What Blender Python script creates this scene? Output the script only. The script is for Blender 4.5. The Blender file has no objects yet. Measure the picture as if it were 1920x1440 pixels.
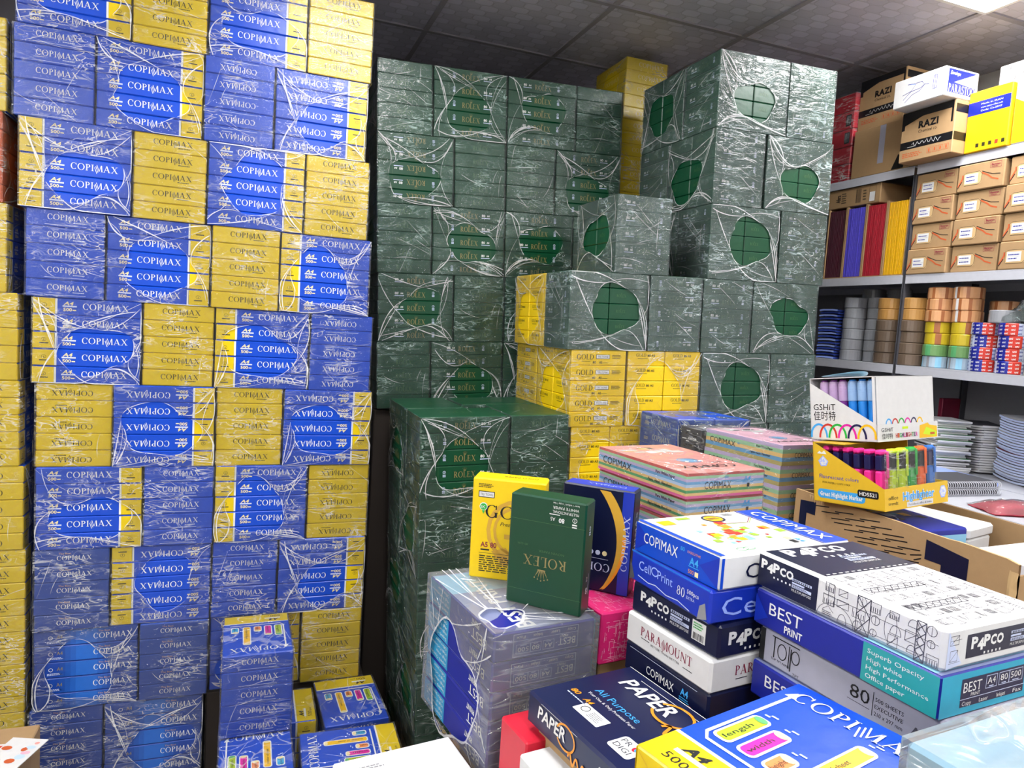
import bpy, bmesh, math, random
from mathutils import Vector, Matrix, Euler
from math import sin, cos, pi, radians
random.seed(7)
sc = bpy.context.scene
COL = sc.collection
# ------------------------------------------------------------------ camera, world, light level
cam_data = bpy.data.cameras.new('camera')
cam = bpy.data.objects.new('camera', cam_data); COL.objects.link(cam)
_yaw, _pit, _rol = radians(20.604), radians(4.749), radians(3.662)
_f = Vector((sin(_yaw)*cos(_pit), cos(_yaw)*cos(_pit), -sin(_pit)))
_r = Vector((cos(_yaw), -sin(_yaw), 0)); _u = _r.cross(_f)
_r, _u = cos(_rol)*_r + sin(_rol)*_u, -sin(_rol)*_r + cos(_rol)*_u
cam.matrix_world = Matrix(((_r.x, _u.x, -_f.x, 0), (_r.y, _u.y, -_f.y, 0), (_r.z, _u.z, -_f.z, 1.845), (0, 0, 0, 1)))
cam_data.sensor_width = 36; cam_data.lens = 1328.85/1920*36; cam_data.clip_start = .02
sc.camera = cam
sc.view_settings.view_transform = 'Standard'; sc.view_settings.look = 'None'
sc.view_settings.gamma = 1; sc.view_settings.exposure = 0.55; sc.view_settings.use_curve_mapping = False
sc.cycles.use_denoising = True
sc.cycles.max_bounces = 7; sc.cycles.diffuse_bounces = 3; sc.cycles.glossy_bounces = 3; sc.cycles.transparent_max_bounces = 12
sc.cycles.caustics_reflective = False; sc.cycles.caustics_refractive = False
sc.cycles.sample_clamp_indirect = 4.0
world = bpy.data.worlds.new('shop_world'); sc.world = world; world.use_nodes = True
world.node_tree.nodes['Background'].inputs[0].default_value = (.93, .96, 1, 1)
world.node_tree.nodes['Background'].inputs[1].default_value = .55
PANEL_POWER = 20.0
CEIL = 3.095

# ------------------------------------------------------------------ materials
def lin(h):
    h = h.lstrip('#'); v = [int(h[i:i+2], 16)/255 for i in (0, 2, 4)]
    return tuple(x/12.92 if x <= .04045 else ((x+.055)/1.055)**2.4 for x in v) + (1,)
MATS = {}
def mat(name, hexcol=None, rough=.4, spec=.5, bump=0., bscale=60., metal=0., vary=.04):
    if name in MATS: return MATS[name]
    m = bpy.data.materials.new(name); m.use_nodes = True; nt = m.node_tree; b = nt.nodes['Principled BSDF']
    c = lin(hexcol); b.inputs['Roughness'].default_value = rough
    b.inputs['Specular IOR Level'].default_value = spec; b.inputs['Metallic'].default_value = metal
    tc = nt.nodes.new('ShaderNodeTexCoord'); nz = nt.nodes.new('ShaderNodeTexNoise')
    nz.inputs['Scale'].default_value = bscale; nz.inputs['Detail'].default_value = 3
    nt.links.new(tc.outputs['Object'], nz.inputs['Vector'])
    mx = nt.nodes.new('ShaderNodeMix'); mx.data_type = 'RGBA'; mx.inputs['A'].default_value = c
    mx.inputs['B'].default_value = tuple(x*(1-vary*3) for x in c[:3]) + (1,)
    nt.links.new(nz.outputs['Fac'], mx.inputs['Factor']); nt.links.new(mx.outputs['Result'], b.inputs['Base Color'])
    if bump:
        bp = nt.nodes.new('ShaderNodeBump'); bp.inputs['Strength'].default_value = bump; bp.inputs['Distance'].default_value = .004
        nt.links.new(nz.outputs['Fac'], bp.inputs['Height']); nt.links.new(bp.outputs['Normal'], b.inputs['Normal'])
    MATS[name] = m; return m
def emis(name, hexcol, s):
    m = bpy.data.materials.new(name); m.use_nodes = True; nt = m.node_tree; b = nt.nodes['Principled BSDF']
    b.inputs['Base Color'].default_value = lin(hexcol); b.inputs['Emission Color'].default_value = lin(hexcol)
    b.inputs['Emission Strength'].default_value = s; MATS[name] = m; return m
def film_mat(name, haze, crease_glint, gloss, scale=1.0, tint='#ffffff'):
    """clear film: mostly transparent, white glint streaks and stretch whitening painted along creases, with crinkled reflections"""
    m = bpy.data.materials.new(name); m.use_nodes = True; nt = m.node_tree; N = nt.nodes; Lk = nt.links
    for n in list(N): N.remove(n)
    def math_(op, a, b=None, clamp=False):
        n = N.new('ShaderNodeMath'); n.operation = op; n.use_clamp = clamp
        for i, x in enumerate((a, b)):
            if x is None: continue
            if isinstance(x, (int, float)): n.inputs[i].default_value = x
            else: Lk.new(x, n.inputs[i])
        return n.outputs[0]
    out = N.new('ShaderNodeOutputMaterial'); tc = N.new('ShaderNodeTexCoord'); oi = N.new('ShaderNodeObjectInfo')
    ad = N.new('ShaderNodeVectorMath'); ad.operation = 'ADD'
    Lk.new(tc.outputs['Object'], ad.inputs[0]); Lk.new(math_('MULTIPLY', oi.outputs['Random'], 41.), ad.inputs[1])
    def noise(sc, rot, ns, det, dist, lac=2.0):
        mp = N.new('ShaderNodeMapping'); mp.inputs['Scale'].default_value = [k*scale for k in sc]; mp.inputs['Rotation'].default_value = rot
        Lk.new(ad.outputs[0], mp.inputs['Vector']); n = N.new('ShaderNodeTexNoise'); n.inputs['Scale'].default_value = ns
        n.inputs['Detail'].default_value = det; n.inputs['Distortion'].default_value = dist; n.inputs['Roughness'].default_value = .55; Lk.new(mp.outputs[0], n.inputs['Vector']); return n.outputs['Fac']
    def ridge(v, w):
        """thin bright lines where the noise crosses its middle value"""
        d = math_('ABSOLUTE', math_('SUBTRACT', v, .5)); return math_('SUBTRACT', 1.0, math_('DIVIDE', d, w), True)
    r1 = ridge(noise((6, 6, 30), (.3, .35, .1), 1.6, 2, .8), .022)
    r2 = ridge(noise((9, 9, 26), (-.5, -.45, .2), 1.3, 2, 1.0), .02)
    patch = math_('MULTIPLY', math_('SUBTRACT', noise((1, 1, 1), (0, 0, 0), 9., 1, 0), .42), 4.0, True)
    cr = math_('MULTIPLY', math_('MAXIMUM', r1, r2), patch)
    fac = math_('ADD', math_('MULTIPLY', cr, crease_glint), haze)  # white streaks put glints as well as stretch whitening into the film colour
    hgt = math_('ADD', math_('ADD', math_('MULTIPLY', r1, .35), math_('MULTIPLY', r2, .3)), noise((7, 7, 20), (.3, .3, 0), 2.4, 4, .6))
    bp = N.new('ShaderNodeBump'); bp.inputs['Strength'].default_value = .9; bp.inputs['Distance'].default_value = .007; Lk.new(hgt, bp.inputs['Height'])
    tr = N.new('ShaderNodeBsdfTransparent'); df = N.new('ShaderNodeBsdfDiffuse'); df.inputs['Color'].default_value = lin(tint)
    gl = N.new('ShaderNodeBsdfGlossy'); gl.inputs['Roughness'].default_value = .11; Lk.new(bp.outputs[0], gl.inputs['Normal'])
    fr = N.new('ShaderNodeLayerWeight'); fr.inputs['Blend'].default_value = .35
    mg = math_('MULTIPLY', fr.outputs['Fresnel'], gloss, True)
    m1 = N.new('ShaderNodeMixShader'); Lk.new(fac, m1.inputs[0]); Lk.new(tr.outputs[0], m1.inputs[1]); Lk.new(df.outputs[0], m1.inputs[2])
    m2 = N.new('ShaderNodeMixShader'); Lk.new(mg, m2.inputs[0]); Lk.new(m1.outputs[0], m2.inputs[1]); Lk.new(gl.outputs[0], m2.inputs[2])
    Lk.new(m2.outputs[0], out.inputs['Surface']); MATS[name] = m; return m
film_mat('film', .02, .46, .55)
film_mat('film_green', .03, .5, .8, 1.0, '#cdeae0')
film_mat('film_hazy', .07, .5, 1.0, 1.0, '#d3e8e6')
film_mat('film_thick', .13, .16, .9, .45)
film_mat('film_stretch_glint', .5, .3, .6)  # for real stretched strands and for white ribbons painted in as glints
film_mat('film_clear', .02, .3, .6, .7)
for nm, hx, rg in (('white', '#e9e9e7', .35), ('black', '#101014', .4), ('blue', '#0646c2', .32), ('yellow', '#e2c303', .32), ('bestblue', '#12409c', .32),
    ('bestlight', '#1f6fd0', .32), ('green', '#003d24', .34), ('greenlite', '#0d5a38', .34), ('gold', '#8f8050', .35), ('golddim', '#47683f', .35), ('goldyel', '#f6cf05', .34),
    ('ochre', '#d9a83a', .35), ('tubegreen', '#a9c21f', .35), ('tubepink', '#e01aa0', .35), ('tubeorange', '#f08a4a', .35), ('tubeyel', '#f3bd12', .35), ('tubeblue', '#35a8dc', .35),
    ('inkdark', '#2a2a18', .4), ('whiteblue', '#c9d3ee', .35), ('cream', '#efdfa6', .35), ('navy', '#151c44', .3), ('navyd', '#0c1234', .3), ('bestnavy', '#1a2590', .3), ('teal', '#19a3c4', .3),
    ('tealgreen', '#2c9c9c', .3), ('silver', '#a9a9b8', .3), ('paper', '#dddddb', .6), ('maroon', '#8b1d3c', .4), ('orange', '#f29a1f', .35), ('skyblue', '#3fa6ea', .35),
    ('red', '#cf1a34', .4), ('cardboard', '#a98860', .8), ('cardedge', '#c9a877', .8), ('cardwhite', '#dad9d8', .6), ('grey', '#8b8b90', .5), ('greyd', '#4a4a50', .5),
    ('pink', '#d8206f', .5), ('hotpink', '#f02c92', .45), ('lightblue', '#8fc6e2', .4), ('linegrey', '#4c4c58', .5), ('cellblue', '#1733b0', .3), ('tagblue', '#9db6ff', .35),
    ('squarered', '#c93324', .4), ('squarelime', '#9dc43a', .4), ('coppertext', '#caa07a', .4), ('brickorange', '#c5582b', .6), ('purple', '#7a2a8c', .3), ('penblue', '#1d7fd6', .3),
    ('lime', '#cbe81c', .4), ('hlgreen', '#1fae3c', .4), ('hlorange', '#ff6d1f', .4), ('hlblue', '#2b6fc4', .4), ('hlnavy', '#1c1a4e', .3), ('boxyel', '#e4b92a', .45), ('rose', '#c03a4e', .5)):
    mat(nm, hx, rg, bump=.12 if nm in ('cardboard', 'paper') else 0)
mat('salmon', '#ee9f96', .5); mat('pastelpink', '#e7b3c6', .5); mat('stripegreen', '#a5d6a8', .5); mat('stripered', '#c4524e', .5)
mat('stripelilac', '#cdbbe0', .5); mat('stripeblue', '#72aedb', .5); mat('stripepale', '#bcd3ee', .5); mat('stripeyel', '#f7cf86', .5)
mat('stripedgreen', '#5aa86a', .5); mat('stripepink', '#f06aa6', .5); mat('stripeolive', '#c3b36c', .5)
mat('wrapblue', '#0646c2', .32, bump=.25, bscale=30); mat('wrapyellow', '#e2c303', .32, bump=.35, bscale=30)
mat('wrapgreen', '#004227', .36, bump=.25, bscale=30); mat('wrapgold', '#f3cc06', .34, bump=.2, bscale=30)
mat('steel', '#c3c4cc', .35, metal=.0); mat('wood', '#6b4a2c', .7, bump=.2); mat('darkwood', '#2b221c', .8)

# ------------------------------------------------------------------ lettering
def _ring(cx, cy, rx, ry, tx, ty, a0, a1, n=14):
    P = []
    for i in range(n):
        q = []
        for a in (a0+(a1-a0)*i/n, a0+(a1-a0)*(i+1)/n):
            q.append(((cx+rx*cos(a), cy+ry*sin(a)), (cx+(rx-tx)*cos(a), cy+(ry-ty)*sin(a))))
        P.append([q[0][0], q[1][0], q[1][1], q[0][1]])
    return P
def _bar(x0, y0, x1, y1): return [(x0, y0), (x1, y0), (x1, y1), (x0, y1)]
def _diag(xb, yb, xt, yt, w): return [(xb-w/2, yb), (xb+w/2, yb), (xt+w/2, yt), (xt-w/2, yt)]
def _stem(x, w=.15, s=.09): return [_bar(x, 0, x+w, 1), _bar(x-s, 0, x+w+s, .05), _bar(x-s, .95, x+w+s, 1)]
D2 = pi/180
SERIF = {
 'C': (_ring(.46, .5, .44, .52, .15, .05, 48*D2, 318*D2) + [[(.72, .66), (.8, .66), (.8, .98), (.74, .98)]], .86),
 'O': (_ring(.5, .5, .5, .52, .15, .05, 0, 2*pi, 20), 1.02),
 'G': (_ring(.46, .5, .44, .52, .15, .05, 48*D2, 330*D2) + [[(.72, .66), (.8, .66), (.8, .98), (.74, .98)], _bar(.68, .03, .83, .42), _bar(.6, .38, .9, .43)], .95),
 'D': (_stem(.1) + _ring(.3, .5, .58, .5, .16, .05, -90*D2, 90*D2), .95),
 'P': (_stem(.1) + _ring(.25, .735, .42, .265, .15, .05, -90*D2, 90*D2), .72),
 'R': (_stem(.1) + _ring(.25, .735, .42, .265, .15, .05, -90*D2, 90*D2) + [_diag(.76, 0, .36, .5, .17)], .88),
 'I': (_stem(.1), .38),
 'L': (_stem(.1) + [_bar(.2, 0, .68, .05), _bar(.63, 0, .68, .28)], .74),
 'E': (_stem(.1) + [_bar(.2, 0, .68, .05), _bar(.63, 0, .68, .25), _bar(.2, .95, .64, 1), _bar(.59, .78, .64, 1), _bar(.2, .48, .5, .53)], .74),
 'A': ([_diag(.1, 0, .47, 1, .06), _diag(.82, 0, .45, 1, .17), _bar(.24, .3, .7, .35), _bar(-.02, 0, .24, .05), _bar(.66, 0, 1.0, .05)], .98),
 'X': ([_diag(.84, 0, .2, 1, .17), _diag(.14, 0, .82, 1, .06), _bar(0, .0, .3, .05), _bar(.66, 0, 1.02, .05), _bar(.02, .95, .38, 1), _bar(.66, .95, .98, 1)], 1.0),
 'M': ([_diag(.12, 0, .14, 1, .06), _diag(.55, .0, .18, 1, .16), _diag(.55, 0, .94, 1, .06), _diag(1.0, 0, .96, 1, .16), _bar(0, 0, .26, .05), _bar(.84, 0, 1.14, .05)], 1.14),
 'm': ([_diag(.30+.16*k, -.34+.2*k, -.02+.16*k, .62+.2*k, .09) for k in range(3)] + [_diag(.62, .02, .92, 1, .07), _diag(1.02, 0, .95, 1, .16), _bar(.88, 0, 1.16, .05)], 1.14),
 'N': ([_diag(.14, 0, .14, 1, .06), _diag(.86, 0, .16, 1, .17), _diag(.88, 0, .88, 1, .06), _bar(0, 0, .28, .05), _bar(.74, .95, 1, 1)], 1.02),
 'U': ([_bar(.08, .3, .22, 1), _bar(.7, .3, .76, 1), _bar(0, .95, .32, 1), _bar(.58, .95, .88, 1)] + _ring(.42, .32, .34, .34, .13, .06, -180*D2, 0), .9),
 'T': ([_bar(.34, 0, .49, 1), _bar(.24, 0, .59, .05), _bar(.02, .95, .81, 1), _bar(.02, .76, .07, 1), _bar(.76, .76, .81, 1)], .84),
 '5': ([_bar(.12, .93, .6, 1), _bar(.12, .55, .18, 1)] + _ring(.3, .3, .32, .32, .13, .05, -140*D2, 120*D2), .68),
 '8': (_ring(.34, .74, .26, .26, .1, .05, 0, 2*pi) + _ring(.34, .27, .32, .28, .13, .05, 0, 2*pi), .72),
 '0': (_ring(.34, .5, .33, .52, .13, .05, 0, 2*pi, 18), .72),
 'S': (_ring(.36, .745, .29, .275, .11, .05, 20*D2, 270*D2) + _ring(.36, .265, .32, .285, .13, .05, -160*D2, 90*D2), .74),
 ' ': ([], .4)}
_tc = {}
def glyphs(s, font):
    """polygons of a string, cap height 1, starting at x=0, and its width"""
    k = (s, font)
    if k in _tc: return _tc[k]
    P = []; x = 0
    if font == 'serif':
        for ch in s:
            g, w = SERIF.get(ch, SERIF['I'])
            P += [[(px+x, py) for px, py in q] for q in g]; x += w + .1
        x -= .1
    else:
        cu = bpy.data.curves.new('t', 'FONT'); cu.body = s; cu.size = 1; cu.resolution_u = 2 if len(s) < 16 else 1
        if font == 'bold': cu.offset = .022
        if font == 'fat': cu.offset = .045; cu.space_character = 1.12
        ob = bpy.data.objects.new('t', cu); COL.objects.link(ob)
        bpy.context.view_layer.update()
        me = ob.evaluated_get(bpy.context.evaluated_depsgraph_get()).to_mesh()
        vs = [(v.co.x, v.co.y) for v in me.vertices]
        P = [[(vs[i][0]/.73, vs[i][1]/.73) for i in f.vertices] for f in me.polygons]
        ob.evaluated_get(bpy.context.evaluated_depsgraph_get()).to_mesh_clear()
        bpy.data.objects.remove(ob); bpy.data.curves.remove(cu)
        if P:
            x0 = min(p[0] for q in P for p in q); x = max(p[0] for q in P for p in q) - x0
            P = [[(px-x0, py) for px, py in q] for q in P]
    _tc[k] = (P, max(x, 1e-3)); return _tc[k]

# ------------------------------------------------------------------ mesh builder
class MB:
    def __init__(s): s.v = []; s.f = []; s.m = []; s.mats = []
    def mi(s, name):
        if name not in s.mats: s.mats.append(name)
        return s.mats.index(name)
    def poly(s, pts, m):
        i = len(s.v); s.v += [tuple(p) for p in pts]; s.f.append(list(range(i, i+len(pts)))); s.m.append(s.mi(m))
    def grid(s, P, m, closed=False):
        """P rows of points"""
        i = len(s.v); nc = len(P[0]); k = s.mi(m)
        for r in P: s.v += [tuple(p) for p in r]
        for a in range(len(P)-1):
            for b in range(nc if closed else nc-1):
                c = (b+1) % nc
                s.f.append([i+a*nc+b, i+a*nc+c, i+(a+1)*nc+c, i+(a+1)*nc+b]); s.m.append(k)
    def box(s, x0, y0, z0, x1, y1, z1, m, b=0., M=None, cap=None):
        """bevelled box; m a name or dict by face F K L R T B"""
        g = lambda k: m if isinstance(m, str) else m.get(k, m['*'])
        def T(p): return tuple(M @ Vector(p)) if M is not None else p
        X, Y, Z = (x0, x1), (y0, y1), (z0, z1)
        if b <= 0:
            for k, q in (('F', ((x0,y0,z0),(x1,y0,z0),(x1,y0,z1),(x0,y0,z1))), ('K', ((x1,y1,z0),(x0,y1,z0),(x0,y1,z1),(x1,y1,z1))),
                         ('L', ((x0,y1,z0),(x0,y0,z0),(x0,y0,z1),(x0,y1,z1))), ('R', ((x1,y0,z0),(x1,y1,z0),(x1,y1,z1),(x1,y0,z1))),
                         ('T', ((x0,y0,z1),(x1,y0,z1),(x1,y1,z1),(x0,y1,z1))), ('B', ((x0,y1,z0),(x1,y1,z0),(x1,y0,z0),(x0,y0,z0)))):
                s.poly([T(p) for p in q], g(k))
            return
        i = len(s.v); idx = {}
        for a in (0, 1):
            for c in (0, 1):
                for e in (0, 1):
                    sx, sy, sz = (1-2*a), (1-2*c), (1-2*e)
                    for ax in range(3):
                        p = [X[a]+sx*b, Y[c]+sy*b, Z[e]+sz*b]; p[ax] = (X, Y, Z)[ax][(a, c, e)[ax]]
                        idx[(a, c, e, ax)] = len(s.v); s.v.append(T(p))
        def F(l, k): s.f.append([idx[q] for q in l]); s.m.append(s.mi(g(k)))
        F([(0,0,0,1),(1,0,0,1),(1,0,1,1),(0,0,1,1)], 'F'); F([(1,1,0,1),(0,1,0,1),(0,1,1,1),(1,1,1,1)], 'K')
        F([(0,1,0,0),(0,0,0,0),(0,0,1,0),(0,1,1,0)], 'L'); F([(1,0,0,0),(1,1,0,0),(1,1,1,0),(1,0,1,0)], 'R')
        F([(0,0,1,2),(1,0,1,2),(1,1,1,2),(0,1,1,2)], 'T'); F([(0,1,0,2),(1,1,0,2),(1,0,0,2),(0,0,0,2)], 'B')
        for c, k in ((0, 'F'), (1, 'K')):
            F([(0,c,1,1),(1,c,1,1),(1,c,1,2),(0,c,1,2)], k); F([(0,c,0,2),(1,c,0,2),(1,c,0,1),(0,c,0,1)], k)
        for a, k in ((0, 'L'), (1, 'R')):
            F([(a,0,1,0),(a,1,1,0),(a,1,1,2),(a,0,1,2)], k); F([(a,0,0,2),(a,1,0,2),(a,1,0,0),(a,0,0,0)], k)
            for c, k2 in ((0, 'F'), (1, 'K')): F([(a,c,0,0),(a,c,1,0),(a,c,1,1),(a,c,0,1)], k)
        for a in (0, 1):
            for c in (0, 1):
                for e in (0, 1): F([(a,c,e,0),(a,c,e,1),(a,c,e,2)], 'L' if a == 0 else 'R')
    def cyl(s, p0, p1, r0, r1, m, n=12, caps=True, mcap=None):
        p0, p1 = Vector(p0), Vector(p1); d = (p1-p0).normalized()
        a = d.orthogonal().normalized(); c = d.cross(a)
        P = [[p+(a*cos(t)+c*sin(t))*r for t in [2*pi*i/n for i in range(n)]] for p, r in ((p0, r0), (p1, r1))]
        s.grid(P, m, True)
        if caps: s.poly(P[0][::-1], mcap or m); s.poly(P[1], mcap or m)
    def lathe(s, prof, m, n=24, c=(0, 0, 0), mats=None):
        for i in range(len(prof)-1):
            (r0, z0), (r1, z1) = prof[i], prof[i+1]
            s.grid([[(c[0]+r*cos(2*pi*k/n), c[1]+r*sin(2*pi*k/n), c[2]+z) for k in range(n)] for r, z in ((r0, z0), (r1, z1))], mats[i] if mats else m, True)
    def ribbon(s, pts, w, n, m):
        """flat ribbon along pts lying in the plane with normal n; w width or list"""
        n = Vector(n); L = []; R = []
        for i, p in enumerate(pts):
            p = Vector(p); d = (Vector(pts[min(i+1, len(pts)-1)]) - Vector(pts[max(i-1, 0)]))
            if d.length < 1e-9: d = Vector((1, 0, 0))
            t = n.cross(d.normalized()); ww = w[i] if isinstance(w, (list, tuple)) else w
            L.append(p+t*ww/2); R.append(p-t*ww/2)
        s.grid([R, L], m)
    def tube(s, pts, r, m, n=6):
        P = []
        for i, p in enumerate(pts):
            p = Vector(p); d = (Vector(pts[min(i+1, len(pts)-1)]) - Vector(pts[max(i-1, 0)])).normalized()
            a = d.cross(Vector((0, 0, 1)))
            a = a.normalized() if a.length > 1e-3 else Vector((1, 0, 0)); c = d.cross(a)
            P.append([p+(a*cos(2*pi*k/n)+c*sin(2*pi*k/n))*r for k in range(n)])
        s.grid(P, m, True); s.poly(P[0][::-1], m); s.poly(P[-1], m)
    def mesh(s, name, smooth=False):
        me = bpy.data.meshes.new(name); me.from_pydata(s.v, [], s.f)
        for k in s.mats: me.materials.append(MATS[k])
        me.polygons.foreach_set('material_index', s.m)
        if smooth: me.polygons.foreach_set('use_smooth', [True]*len(me.polygons))
        me.update(); return me
    def fr(s, o, u, v): return Frame(s, o, u, v)
    def face(s, k, L, W, H):
        """frame on a face of a centred box"""
        return {'F': lambda: Frame(s, (0, -W/2, 0), (1,0,0), (0,0,1)), 'K': lambda: Frame(s, (0, W/2, 0), (-1,0,0), (0,0,1)),
                'R': lambda: Frame(s, (L/2, 0, 0), (0,1,0), (0,0,1)), 'L': lambda: Frame(s, (-L/2, 0, 0), (0,-1,0), (0,0,1)),
                'T': lambda: Frame(s, (0, 0, H/2), (1,0,0), (0,1,0)), 'U': lambda: Frame(s, (0, 0, H/2), (0,-1,0), (1,0,0))}[k]()
class Frame:
    LAY = .00035
    def __init__(f, mb, o, u, v): f.mb = mb; f.o = Vector(o); f.u = Vector(u); f.v = Vector(v); f.n = f.u.cross(f.v)
    def pt(f, a, b, lay): return f.o + f.u*a + f.v*b + f.n*(lay*f.LAY)
    def poly(f, pts, m, lay=1): f.mb.poly([f.pt(a, b, lay) for a, b in pts], m)
    def rect(f, cx, cy, w, h, m, lay=1): f.poly([(cx-w/2, cy-h/2), (cx+w/2, cy-h/2), (cx+w/2, cy+h/2), (cx-w/2, cy+h/2)], m, lay)
    def disc(f, cx, cy, rx, ry, m, lay=1, n=18): f.poly([(cx+rx*cos(2*pi*i/n), cy+ry*sin(2*pi*i/n)) for i in range(n)], m, lay)
    def ring(f, cx, cy, rx, ry, t, m, lay=1, a0=0, a1=2*pi, n=20):
        for q in _ring(cx, cy, rx, ry, t, t, a0, a1, n): f.poly(q, m, lay)
    def line(f, pts, w, m, lay=1): f.mb.ribbon([f.pt(a, b, lay) for a, b in pts], w, f.n, m)
    def outline(f, cx, cy, w, h, t, m, lay=1):
        f.rect(cx, cy-h/2, w+t, t, m, lay); f.rect(cx, cy+h/2, w+t, t, m, lay); f.rect(cx-w/2, cy, t, h, m, lay); f.rect(cx+w/2, cy, t, h, m, lay)
    def rrect(f, cx, cy, w, h, r, m, lay=1, n=4):
        P = []
        for k, (sx, sy) in enumerate(((1, 1), (-1, 1), (-1, -1), (1, -1))):
            for i in range(n+1):
                a = k*pi/2 + i*pi/2/n; P.append((cx+sx*(w/2-r)+r*cos(a), cy+sy*(h/2-r)+r*sin(a)))
        f.poly(P, m, lay)
    def text(f, t, cx, cy, h, m, w=None, font='sans', lay=2, rot=0, shear=0):
        P, W = glyphs(t, font); sx = h if w is None else w/W; ca, sa = cos(rot), sin(rot)
        for q in P:
            o = []
            for x, y in q:
                a, b = (x-W/2)*sx + shear*(y-.5)*h, (y-.5)*h
                o.append((cx+a*ca-b*sa, cy+a*sa+b*ca))
            f.poly(o, m, lay)
    def greek(f, cx, cy, w, h, m, n=3, lay=1, seed=0):
        """a block of fine print too small to read"""
        R = random.Random(seed)
        for i in range(n):
            y = cy+h/2-(i+.5)*h/n; x = cx-w/2; end = cx+w/2-R.random()*w*.25
            while x < end:
                l = w*(.04+.1*R.random()); l = min(l, end-x); f.rect(x+l/2, y, l, h/n*.5, m, lay); x += l+w*.025
    def bars(f, cx, cy, w, h, m, n=14, lay=1, seed=0):
        R = random.Random(seed)
        for i in range(n): f.rect(cx-w/2+(i+.5)*w/n, cy, w/n*(.25+.5*R.random()), h, m, lay)

# ------------------------------------------------------------------ scene objects
def tag(o, label, cat, group=None, kind=None):
    o['label'] = label; o['category'] = cat
    if group: o['group'] = group
    if kind: o['kind'] = kind
    return o
def link(name, data, parent=None, loc=(0, 0, 0), rot=(0, 0, 0), scale=None):
    o = bpy.data.objects.new(name, data); COL.objects.link(o); o.location = loc; o.rotation_euler = rot
    if scale: o.scale = scale
    if parent: o.parent = parent
    return o
def thing(name, label, cat, loc=(0, 0, 0), rot=(0, 0, 0), group=None):
    return tag(link(name, None, None, loc, rot), label, cat, group)
def struct(name, mb):
    o = link(name, mb.mesh(name)); o['kind'] = 'structure'; return o
ORD = ['first', 'second', 'third', 'fourth', 'fifth', 'sixth', 'seventh', 'eighth', 'ninth', 'tenth', 'eleventh', 'twelfth']
# ------------------------------------------------------------------ room shell
FX0, FX1, FY0, FY1 = -1.9, 3.05, -3.2, 3.55
def quadwall(name, pts, m):
    mb = MB(); mb.poly(pts, m); return struct(name, mb)
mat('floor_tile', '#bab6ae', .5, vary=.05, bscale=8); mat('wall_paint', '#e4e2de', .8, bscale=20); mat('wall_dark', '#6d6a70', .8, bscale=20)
mb = MB(); mb.box(FX0, FY0, -.05, FX1, FY1, 0, 'floor_tile'); struct('floor', mb)
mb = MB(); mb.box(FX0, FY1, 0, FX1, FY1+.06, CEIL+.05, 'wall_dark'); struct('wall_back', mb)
mb = MB(); mb.box(FX1, FY0, 0, FX1+.06, FY1, CEIL+.05, 'wall_paint'); struct('wall_right', mb)
mb = MB(); mb.box(FX0-.06, FY0, 0, FX0, FY1, CEIL+.05, 'wall_paint'); struct('wall_left', mb)
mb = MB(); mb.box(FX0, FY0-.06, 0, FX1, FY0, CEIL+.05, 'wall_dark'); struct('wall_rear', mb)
def ceiling_mat():
    m = bpy.data.materials.new('ceiling_tile'); m.use_nodes = True; nt = m.node_tree; N = nt.nodes; Lk = nt.links; b = N['Principled BSDF']
    tc = N.new('ShaderNodeTexCoord'); sp = N.new('ShaderNodeSeparateXYZ'); Lk.new(tc.outputs['Object'], sp.inputs[0])
    def M(op, a, b_=None, c=None):
        n = N.new('ShaderNodeMath'); n.operation = op
        for i, x in enumerate((a, b_, c)):
            if x is None: continue
            if isinstance(x, (int, float)): n.inputs[i].default_value = x
            else: Lk.new(x, n.inputs[i])
        return n.outputs[0]
    px = M('DIVIDE', sp.outputs[0], .075); py = M('DIVIDE', sp.outputs[1], .05)
    row = M('FLOOR', py); odd = M('MODULO', M('ABSOLUTE', row), 2.0)
    sx = M('ADD', px, M('MULTIPLY', odd, .5)); col = M('FLOOR', sx)
    u = M('ABSOLUTE', M('SUBTRACT', M('FRACT', sx), .5)); v = M('ABSOLUTE', M('SUBTRACT', M('FRACT', py), .5))
    d = M('ADD', M('POWER', M('MULTIPLY', u, 2.0), 4.0), M('POWER', M('MULTIPLY', v, 2.0), 4.0))
    par = M('MODULO', M('ABSOLUTE', col), 2.0)
    inside = M('LESS_THAN', d, .72); edge = M('MULTIPLY', M('GREATER_THAN', d, .72), M('LESS_THAN', d, 1.0))
    val = M('ADD', M('ADD', .80, M('MULTIPLY', M('MULTIPLY', inside, par), .14)), M('MULTIPLY', edge, -.16))
    mx = N.new('ShaderNodeMix'); mx.data_type = 'RGBA'; mx.inputs['A'].default_value = (0, 0, 0, 1); mx.inputs['B'].default_value = lin('#cfcddb')
    Lk.new(val, mx.inputs['Factor']); Lk.new(mx.outputs['Result'], b.inputs['Base Color']); b.inputs['Roughness'].default_value = .45
    MATS['ceiling_tile'] = m
ceiling_mat()
mat('gridbar', '#98949a', .5)
mb = MB(); mb.box(FX0, FY0, CEIL, FX1, FY1, CEIL+.03, 'ceiling_tile')
struct('ceiling', mb)
mb = MB()
gx = [1.88+.6*k for k in range(-6, 3)]; gy = [1.95+.6*k for k in range(-8, 3)]
for x in gx:
    if FX0 < x < FX1: mb.box(x-.011, FY0, CEIL-.006, x+.011, FY1, CEIL, 'gridbar')
for y in gy:
    if FY0 < y < FY1: mb.box(FX0, y-.011, CEIL-.007, FX1, y+.011, CEIL, 'gridbar')
struct('trim_1', mb)
emis('diffuser', '#ffffff', PANEL_POWER)
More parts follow.
